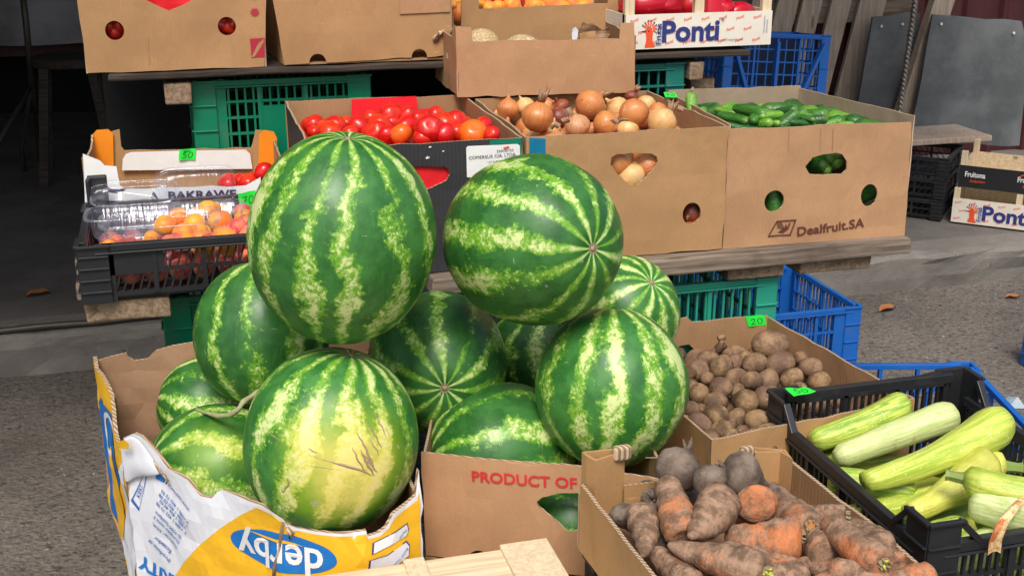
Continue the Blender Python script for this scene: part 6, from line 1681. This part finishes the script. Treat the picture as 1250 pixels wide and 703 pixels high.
for i, (a, b_, w_, za, zb_, k, bulb, stem, lab) in enumerate(ZU):
    pa, pb2 = atZ(*a, za), atZ(*b_, zb_); t = tt((a[0] + b_[0]) / 2, (a[1] + b_[1]) / 2, (za + zb_) / 2); r = w_ / 2 * t / FPX
    d = pb2 - pa; L = d.length; dn = d.normalized(); c = (pa + pb2) / 2
    root = thing('zucchini', lab, 'zucchini', c, 'zucchinis in the black crate')
    m_ = frame(x=dn); o = link('skin', zm(k, i, bulb), (0, 0, 0), m_, (L / .25, r / .030, r / .030), root)
    o.rotation_euler.rotate_axis('X', i * 2.1)
    if stem: link('stem', stk_me, -dn * (L / 2 - .002), m_, (1, r / .026 * .8, r / .026 * .8), root)
for i in range(7):
    link('zucchini', zm(('zuc_g', 'zuc', 'zuc_y')[i % 3], i, 0), (1.09 + .01 * (i % 2), 1.285 + .058 * i, .545 + .008 * (i % 2)), (0, 0, .12 * sin(i * 2)), (1.15, .98, .98), label='zucchini in the bottom layer, %s from the near end of the black crate' % ORD[i], cat='zucchini', group='zucchinis in the black crate')
b = MB()
cpt = [atZ(1247, 606, .70), atZ(1236, 618, .705), atZ(1224, 634, .70), atZ(1216, 655, .672), atZ(1214, 672, .65)]
V = []; F = []
for i, p in enumerate(cpt):
    for k in range(5): V.append(p + Vector(((k - 2) * .005, .0, -.0012 * (k - 2) ** 2)))
for i in range(4):
    for k in range(4): q = i * 5 + k; F.append((q, q + 1, q + 6, q + 5))
n = NT('corky_peel'); w = rndvec(n)
tag(mesh('peel', V, F, n.done(n.mix(n.step(n.noise(w, 40, 5, .7), .4, .6), (.75, .62, .32), (.45, .13, .03)), .8), None, True, loc=tuple(cpt[0])), 'corky cream and orange strip of dried peel hanging over the near crate corner', 'peel')

# ============================================================ PEACHES, APRICOTS, PUNNETS
def peach_mesh(mat, s, r=.024):
    P = ball_prof(r, r * .93, 14, .93, .003, .25)
    me = revolve('fruit', P, mat, 26, 1, .012, .0006, 20, s)
    for v in me.vertices:
        a = atan2(v.co.y, v.co.x); k = math.exp(-(a / .28) ** 2) * .07; v.co.x *= 1 - k; v.co.y *= 1 - k
    return me
PCH = [peach_mesh(M['apricot'], 0), peach_mesh(M['apricot'], 1), peach_mesh(M['peach'], 2), peach_mesh(M['peach'], 3)]
for i in range(9):
    for j in range(6):
        for lev in range(2):
            if lev == 1 and (i < 3 or i > 6 or j == 0 and i % 3 == 0): continue
            link('peach', PCH[2 + (i + j) % 2] if lev == 0 or i > 6 else PCH[(i * j) % 4], (-.135 + .041 * i, 2.11 + .042 * j, SZ + .038 + .036 * lev), (RND.uniform(0, 6), RND.uniform(0, 6), 0), (.82,) * 3, label='red and orange peach packed in the black slatted crate', cat='peach', group='peaches in the black crate')
def fruitpx(px, py, w_, z, k, lab, cat, group, rot=None):
    t = (2.12 + (300 - py) * .0028) / ray(px, py).y; c = O + ray(px, py) * t; r = w_ / 2 * t / FPX
    link(cat, PCH[k], c, rot or (RND.uniform(-.6, .6), RND.uniform(-.6, .6), RND.uniform(0, 6)), (r / .024,) * 3, label=lab, cat=cat, group=group)
for (zx_, zy_, w_, z, k, lab) in ((470, 285, 120, .94, 0, 'yellow apricot at the left of the front punnet'), (570, 330, 125, .925, 1, 'apricot low at the front of the punnet'), (625, 275, 115, .95, 0, 'yellow-orange apricot in the middle of the punnet'), (545, 240, 110, .95, 1, 'soft orange apricot at the back of the punnet'), (655, 305, 80, .94, 1, 'small apricot behind the front rim of the punnet'),
                             (765, 260, 130, .945, 1, 'tall orange apricot at the right end of the punnets'), (700, 200, 110, .975, 1, 'round orange apricot on top of the right punnet'), (735, 195, 70, .98, 1, 'small orange apricot leaning on the top one'), (395, 350, 80, .92, 1, 'apricot just above the crate rim under the punnet'), (760, 330, 70, .92, 1, 'orange apricot below the right punnet'), (212, 365, 70, .912, 3, 'red-cheeked peach near the left corner of the crate'),
                             (860, 290, 100, .935, 2, 'yellow and pink peach at the right end of the crate'), (905, 300, 70, .93, 3, 'dark red peach beside the biggest melon'), (840, 320, 60, .92, 2, 'pale peach right of the punnet corner')):
    fruitpx(95 + zx_ / 4.396, 210 + zy_ / 4.396, w_ / 4.396, z, k, lab, 'apricot' if k < 2 else 'peach', 'loose apricots and peaches on the crate')
for i in range(6): fruitpx(135 + i * 24, 301 - i * 1.5, 22, .915, (i % 2) * 3, 'apricot lying at the crate rim beneath the punnets', 'apricot', 'apricots under the punnets')
n = NT('clear_plastic')
lw = n.t.nodes.new('ShaderNodeLayerWeight'); lw.inputs[0].default_value = .25
tr = n.t.nodes.new('ShaderNodeBsdfTransparent'); tr.inputs[0].default_value = (.90, .92, .96, 1)
gl = n.t.nodes.new('ShaderNodeBsdfGlossy'); gl.inputs['Roughness'].default_value = .12; gl.inputs[0].default_value = (.9, .93, 1, 1)
df = n.t.nodes.new('ShaderNodeBsdfDiffuse'); df.inputs[0].default_value = (.75, .78, .86, 1)
mx = n.t.nodes.new('ShaderNodeMixShader'); mx2 = n.t.nodes.new('ShaderNodeMixShader'); mx2.inputs[0].default_value = .35
n.L(gl.outputs[0], mx2.inputs[1]); n.L(df.outputs[0], mx2.inputs[2])
wv = n.noise(rndvec(n), 40, 4)
n.L(n.math('ADD', n.math('MULTIPLY', lw.outputs['Facing'], .45), n.step(wv, .5, .75, .05, .20)), mx.inputs[0])
n.L(tr.outputs[0], mx.inputs[1]); n.L(mx2.outputs[0], mx.inputs[2])
bp = n.bump(n.noise(n.vec('MULTIPLY', n.tc.outputs['Object'], (160, 30, 10)), 1, 2), .5, .003); n.L(bp, gl.inputs['Normal'])
n.L(mx.outputs[0], n.t.nodes['Material Output'].inputs[0]); MCLR = n.m
def tub(parent, c, hx, hy, h, name='tray', flip=False, rotx=0.0, yaw=0.0):
    V = []; F = []; N_ = 40
    def ring(sx, sy, z, r=.018):
        out = []
        for k in range(N_):
            a = 2 * pi * (k + .5) / N_; ca, sa = cos(a), sin(a)
            e = .38; out.append((sx * math.copysign(abs(ca) ** e, ca), sy * math.copysign(abs(sa) ** e, sa), z))
        return out
    prof = [(hx + .006, hy + .006, h - .003), (hx + .006, hy + .006, h), (hx, hy, h), (hx - .001, hy - .001, h - .012), (hx - .004, hy - .004, h - .014), (hx - .008, hy - .008, .010), (hx - .014, hy - .014, 0), (hx * .5, hy * .5, 0)]
    R = Matrix.Rotation(yaw, 3, 'Z') @ Matrix.Rotation(rotx, 3, 'X')
    for (sx, sy, z) in prof:
        for q in ring(sx, sy, -z if flip else z): V.append(Vector(c) + R @ Vector(q))
    for i in range(len(prof) - 1):
        for k in range(N_): F.append((i * N_ + k, i * N_ + (k + 1) % N_, (i + 1) * N_ + (k + 1) % N_, (i + 1) * N_ + k))
    F.append(tuple((len(prof) - 1) * N_ + k for k in range(N_)))
    return mesh(name, V, F, MCLR, parent, True)
q0 = atY(196, 275, 2.10)
pn = thing('punnet', 'clear plastic punnet of apricots at the front of the black crate', 'punnet', (q0.x, q0.y + .06, .90))
tub(pn, (q0.x, q0.y + .055, q0.z - .052), .098, .055, .052)
q0 = atY(246, 262, 2.20); pn2 = thing('punnet', 'clear punnet standing behind at the right with orange apricots and a raised lid', 'punnet', (q0.x, 2.26, .90))
tub(pn2, (q0.x + .004, 2.255, q0.z - .045), .072, .048, .045); tub(pn2, (q0.x - .004, 2.318, q0.z + .028), .068, .030, .018, 'lid', True, radians(75))
q0 = atY(162, 268, 2.20); pn3 = thing('punnet', 'empty clear punnet with a raised lid at the back left of the crate', 'punnet', (q0.x, 2.26, .90))
tub(pn3, (q0.x, 2.262, q0.z - .045), .080, .048, .045); tub(pn3, (q0.x, 2.318, q0.z + .018), .078, .024, .016, 'lid', True, radians(70))

# tomatoes in the white tray box, behind the largest melon
for (px, py, w_, z) in ((279, 226, 26, .945), (303, 222, 24, .95), (322, 210, 26, .965), (330, 225, 26, .95), (300, 236, 22, .93), (345, 215, 28, .955)):
    tomato(px, py, w_, z, 'bright red tomato in the white tray box, %s from the left' % ORD[sum(1 for q_ in (279, 303, 322, 330, 300, 345) if q_ < px)], group='tomatoes in the white tray box')
for i in range(5):
    for j in range(4):
        tomato(0, 0, 0, 0, 'red tomato lying low in the white tray box', c=Vector((.10 + .027 * i, 2.42 + .05 * j, .885)), r=.024, group='tomatoes low in the white tray box')
# top row contents
for (px, py) in ((140, 38), (146, 30), (134, 31), (277, 34), (270, 28), (283, 27)):
    c = atY(px, py, 2.695); tomato(0, 0, 0, 0, 'red tomato seen through the left round hole of the star box' if px < 200 else 'red tomato seen through the right round hole of the star box', c=c, r=.021, group='tomatoes in the star box')
for (px, py) in ((180, 0), (200, -2), (215, 3), (230, -3), (193, -10), (222, -12)):
    tomato(0, 0, 0, 0, 'red tomato behind red netting at the top opening of the star box', me=with_mat(TMs[0], M['pepper']), c=atY(px, py, 2.69), r=.026, group='tomatoes behind the top opening of the star box')
pk = Path([(-.1, 2.662), (.12, 2.662)]); 
sheet('red_foil', M['redp'], Path([(-.15, 2.663), (.18, 2.663)], lambda u, z: .004 * noise.noise(Vector((u * 40, z * 40, 1)))), pxs(Path([(-.15, 2.663), (.18, 2.663)]), [(160, -30), (250, -30), (245, 0), (206, 20), (170, 0)]), b1, (), .0, .008, 0)
ORM = peach_mesh(M['apricot'], 5)
for (zx_, zy_, w_) in ((265, 22, 62), (320, 45, 85), (375, 38, 80), (455, 35, 115), (590, 35, 90), (105, 25, 60)):
    px, py = 530 + zx_ / 4.808, zy_ / 4.808
    c = atY(px, py, 2.83 if px > 560 else 2.70); t = c.y / ray(px, py).y; r = w_ / 4.808 / 2 * t / FPX
    link('orange', ORM, c, (RND.uniform(0, 6), 0, 0), (r / .024,) * 3, label='orange peeping over the cut-out front of the top middle box, %s from the left' % ORD[sum(1 for q_ in (265, 320, 375, 455, 590, 105) if q_ < zx_)], cat='orange', group='oranges in the top middle box')
for i in range(6):
    link('orange', ORM, (.67 + .06 * i, 2.86, UZ + .075), (RND.uniform(0, 6), 0, 0), (1.25,) * 3, label='orange lying low in the top middle box', cat='orange', group='oranges lower in the top middle box')
    link('orange', ORM, (.67 + .06 * i, 2.93, UZ + .085), (RND.uniform(0, 6), 0, 0), (1.25,) * 3, label='orange lying low in the top middle box', cat='orange', group='oranges lower in the top middle box')
c = atY(620, -2, 2.90); link('pomegranate', TMs[1], c, (0, 0, 0), (1.6,) * 3, label='dark red round fruit behind the oranges at the top edge', cat='fruit')
# netted melons in the low tray
for (px, py, w_, lab) in ((588, 56, 46, 'netted melon showing at the left end of the low tray'), (637, 68, 56, 'second netted melon barely above the rim of the low tray')):
    t = atY(px, py, 2.66).y / ray(px, py).y; me = revolve('netted_melon', ball_prof(.05, .046, 16), M['mesh_melon'], 28, 8, .01)
    c = O + ray(px, py) * t; link('netted_melon', me, c, (0, 0, 0), (w_ / 2 * t / FPX / .05,) * 3, label=lab, cat='melon')
b = MB()
for (px0, py0, px1, py1, w_) in ((704, 48, 708, 34, .006), (716, 47, 712, 30, .010), (722, 47, 726, 29, .014), (733, 47, 738, 33, .012), (742, 47, 741, 34, .008)):
    pass
V = []; F = []
ol = [(704, 49), (705, 36), (710, 33), (712, 27), (718, 30), (722, 28), (729, 32), (737, 38), (743, 33), (746, 42), (742, 48)]
Pq = Path([(.5, 2.64), (1.0, 2.64)], lambda u, z: .012 * noise.noise(Vector((u * 40, z * 40, 2))))
rt = thing('withered_root', 'grey withered vegetable scraps sticking up in the low tray', 'scraps', (.85, 2.6, 1.10))
sheet('skin', M['husk'], Pq, [Pq.uz(*p) for p in ol], rt, (), .006, .006, 0, .004, 3)
cst = Path([(.5, 2.62), (1.0, 2.62)], lambda u, z: .004 * noise.noise(Vector((u * 40, z * 40, 7))))
sheet('paper', M['white'], cst, [cst.uz(*p) for p in ((699, 50), (699, 36), (703, 33), (706, 37), (704, 49))], rt, (), .003, .006, 0, .002, 3)
sheet('paper', M['card'], cst, [cst.uz(*p) for p in ((708, 50), (707, 41), (727, 38), (728, 49))], rt, (), .004, .006, 0, .001, 3)

# red peppers in foil in the hoopoe tray
def pepper_mesh(s):
    r = .036
    return revolve('pepper', ball_prof(r, r * 1.25, 16, .8, .006, .3), M['pepper'], 28, 4, .07, .003, 25, s, axis='x')
PPM = [pepper_mesh(s) for s in range(3)]
for i, (px, py, w_, lab) in enumerate(((790, 4, 60, 'red pepper at the left of the printed tray'), (815, 2, 55, 'red pepper in a shiny bag, second from the left in the printed tray'), (838, 8, 50, 'red pepper lying low beside the middle post of the tray'), (862, 13, 48, 'red pepper showing right of the bagged ones'), (880, 14, 36, 'smallest red pepper by the middle of the tray'), (772, 10, 30, 'red pepper in the left corner of the tray'), (900, 20, 40, 'red pepper at the right of the tray, mostly below its rim'))):
    t = 2.73 / ray(px, py).y; c = O + ray(px, py) * t
    root = link('red_pepper', PPM[i % 3], c, (i * .9, .2 * sin(i), i * 1.1), (w_ / 2 * t / FPX / .038,) * 3, label=lab, cat='pepper', group='red peppers in the printed tray')

# ============================================================ PRICE TAGS
DIGIT = {'5': [[(.85, .02), (.30, .06), (.22, .42), (.55, .36), (.85, .55), (.80, .85), (.45, 1.0), (.12, .88)]], '0': [[(.5, .02), (.2, .2), (.1, .55), (.25, .92), (.55, 1.0), (.85, .75), (.9, .35), (.7, .08), (.45, .03)]],
         '2': [[(.12, .25), (.35, .03), (.75, .08), (.82, .35), (.5, .68), (.12, .97), (.45, .90), (.9, .97)]], '7': [[(.1, .08), (.85, .05), (.6, .5), (.4, 1.0)], [(.25, .55), (.8, .48)]], '4': [[(.5, .03), (.1, .6), (.85, .58)], [(.65, .3), (.6, 1.0)]]}
def price(name_lab, corners, z_or_y, text, by='y', size=.6, back=.0, ang=0.0, small=None):
    P3 = [(atY(px, py, z_or_y) if by == 'y' else atZ(px, py, z_or_y)) for px, py in corners]
    a, b_, c, d = P3   # top-left, top-right, bottom-right, bottom-left
    root = thing('price_tag', name_lab, 'price tag', (a + c) / 2, 'green price tags')
    nrm = (d - a).cross(b_ - a).normalized()
    if nrm.dot(O - a) < 0: nrm = -nrm
    V = []; F = []; K = 6
    def pt(u, v, o=0.0):
        q = a.lerp(b_, u).lerp(d.lerp(c, u), v); return q + nrm * (.0022 * sin(u * 5 + 1) * (1 - .4 * v) + o)
    for j in range(K + 1):
        for i in range(K + 1): V.append(pt(i / K, j / K))
    for j in range(K):
        for i in range(K): q = j * (K + 1) + i; F.append((q, q + 1, q + K + 2, q + K + 1))
    o = mesh('card', V, F, M['tag'], root); m_ = o.modifiers.new('s', 'SOLIDIFY'); m_.thickness = .0006
    VV = []; TF = []
    for di, ch in enumerate(text):
        for st_ in DIGIT[ch]:
            pts_ = [(.52 + ((di - (len(text) - 1) / 2) * .36 + (x - .5) * .30 + .05 * (.5 - y)) * size / .6, .27 + y * .55) for x, y in st_]
            for (xa, ya), (xb, yb) in zip(pts_, pts_[1:]):
                dx, dy = xb - xa, yb - ya; L = math.hypot(dx, dy) + 1e-6; w2 = .019
                nx_, ny_ = -dy / L * w2, dx / L * w2; ex, ey = dx / L * .008, dy / L * .008; q = len(VV)
                VV += [pt(xa + nx_ - ex, ya + ny_ - ey, .0014), pt(xa - nx_ - ex, ya - ny_ - ey, .0014), pt(xb - nx_ + ex, yb - ny_ + ey, .0014), pt(xb + nx_ + ex, yb + ny_ + ey, .0014)]
                TF.append((q, q + 1, q + 2, q + 3))
    mesh('lettering', VV, TF, M['ink'], root)
    if small:
        T, TF = text2d(small, .0, .25); w = max(v.x for v in T) - min(v.x for v in T); h = max(v.y for v in T) - min(v.y for v in T)
        mesh('lettering', [pt(.45 + v.x / w * .4, .16 - v.y / h * .14, .0014) for v in T], TF, M['ink'], root)
price('neon green tag reading 50 clipped to the white flap of the tray box', [(219, 182), (239, 181), (238, 195), (218, 195)], 2.655, '50', small='sum')
price('neon green tag reading 70 beside the largest melon', [(290, 236), (312, 232), (313, 250), (293, 253)], 2.345, '70')
price('neon green tag reading 20 on the back wall of the potato box', [(909, 385), (933, 384), (936, 396), (913, 398)], 2.085, '20')
price('neon green tag reading 50 lying on the far corner of the zucchini crate', [(958, 475), (982, 471), (996, 477), (969, 484)], .699, '50', 'z')
price('small green tag lying on the corner between the onion and cucumber boxes', [(810, 114), (824, 112), (827, 118), (812, 119)], 1.057, '40', 'z', .7)

# ============================================================ BITS
b = MB(); p = atZ(1240, 497, 0)
V = [p + Vector(q) for q in ((-.03, 0, .002), (.02, -.02, .004), (.04, .03, .003), (0, .04, .02), (-.02, .03, .012), (.01, .01, .03))]
n = NT('clear_scrap'); tag(mesh('plastic_scrap', V, [(0, 1, 5), (1, 2, 5), (2, 3, 5), (3, 4, 5), (4, 0, 5)], n.done((.35, .50, .62), .2, None, Alpha=.55), None, loc=tuple(p)), 'crumpled bluish plastic scrap on the asphalt at the right edge', 'litter')
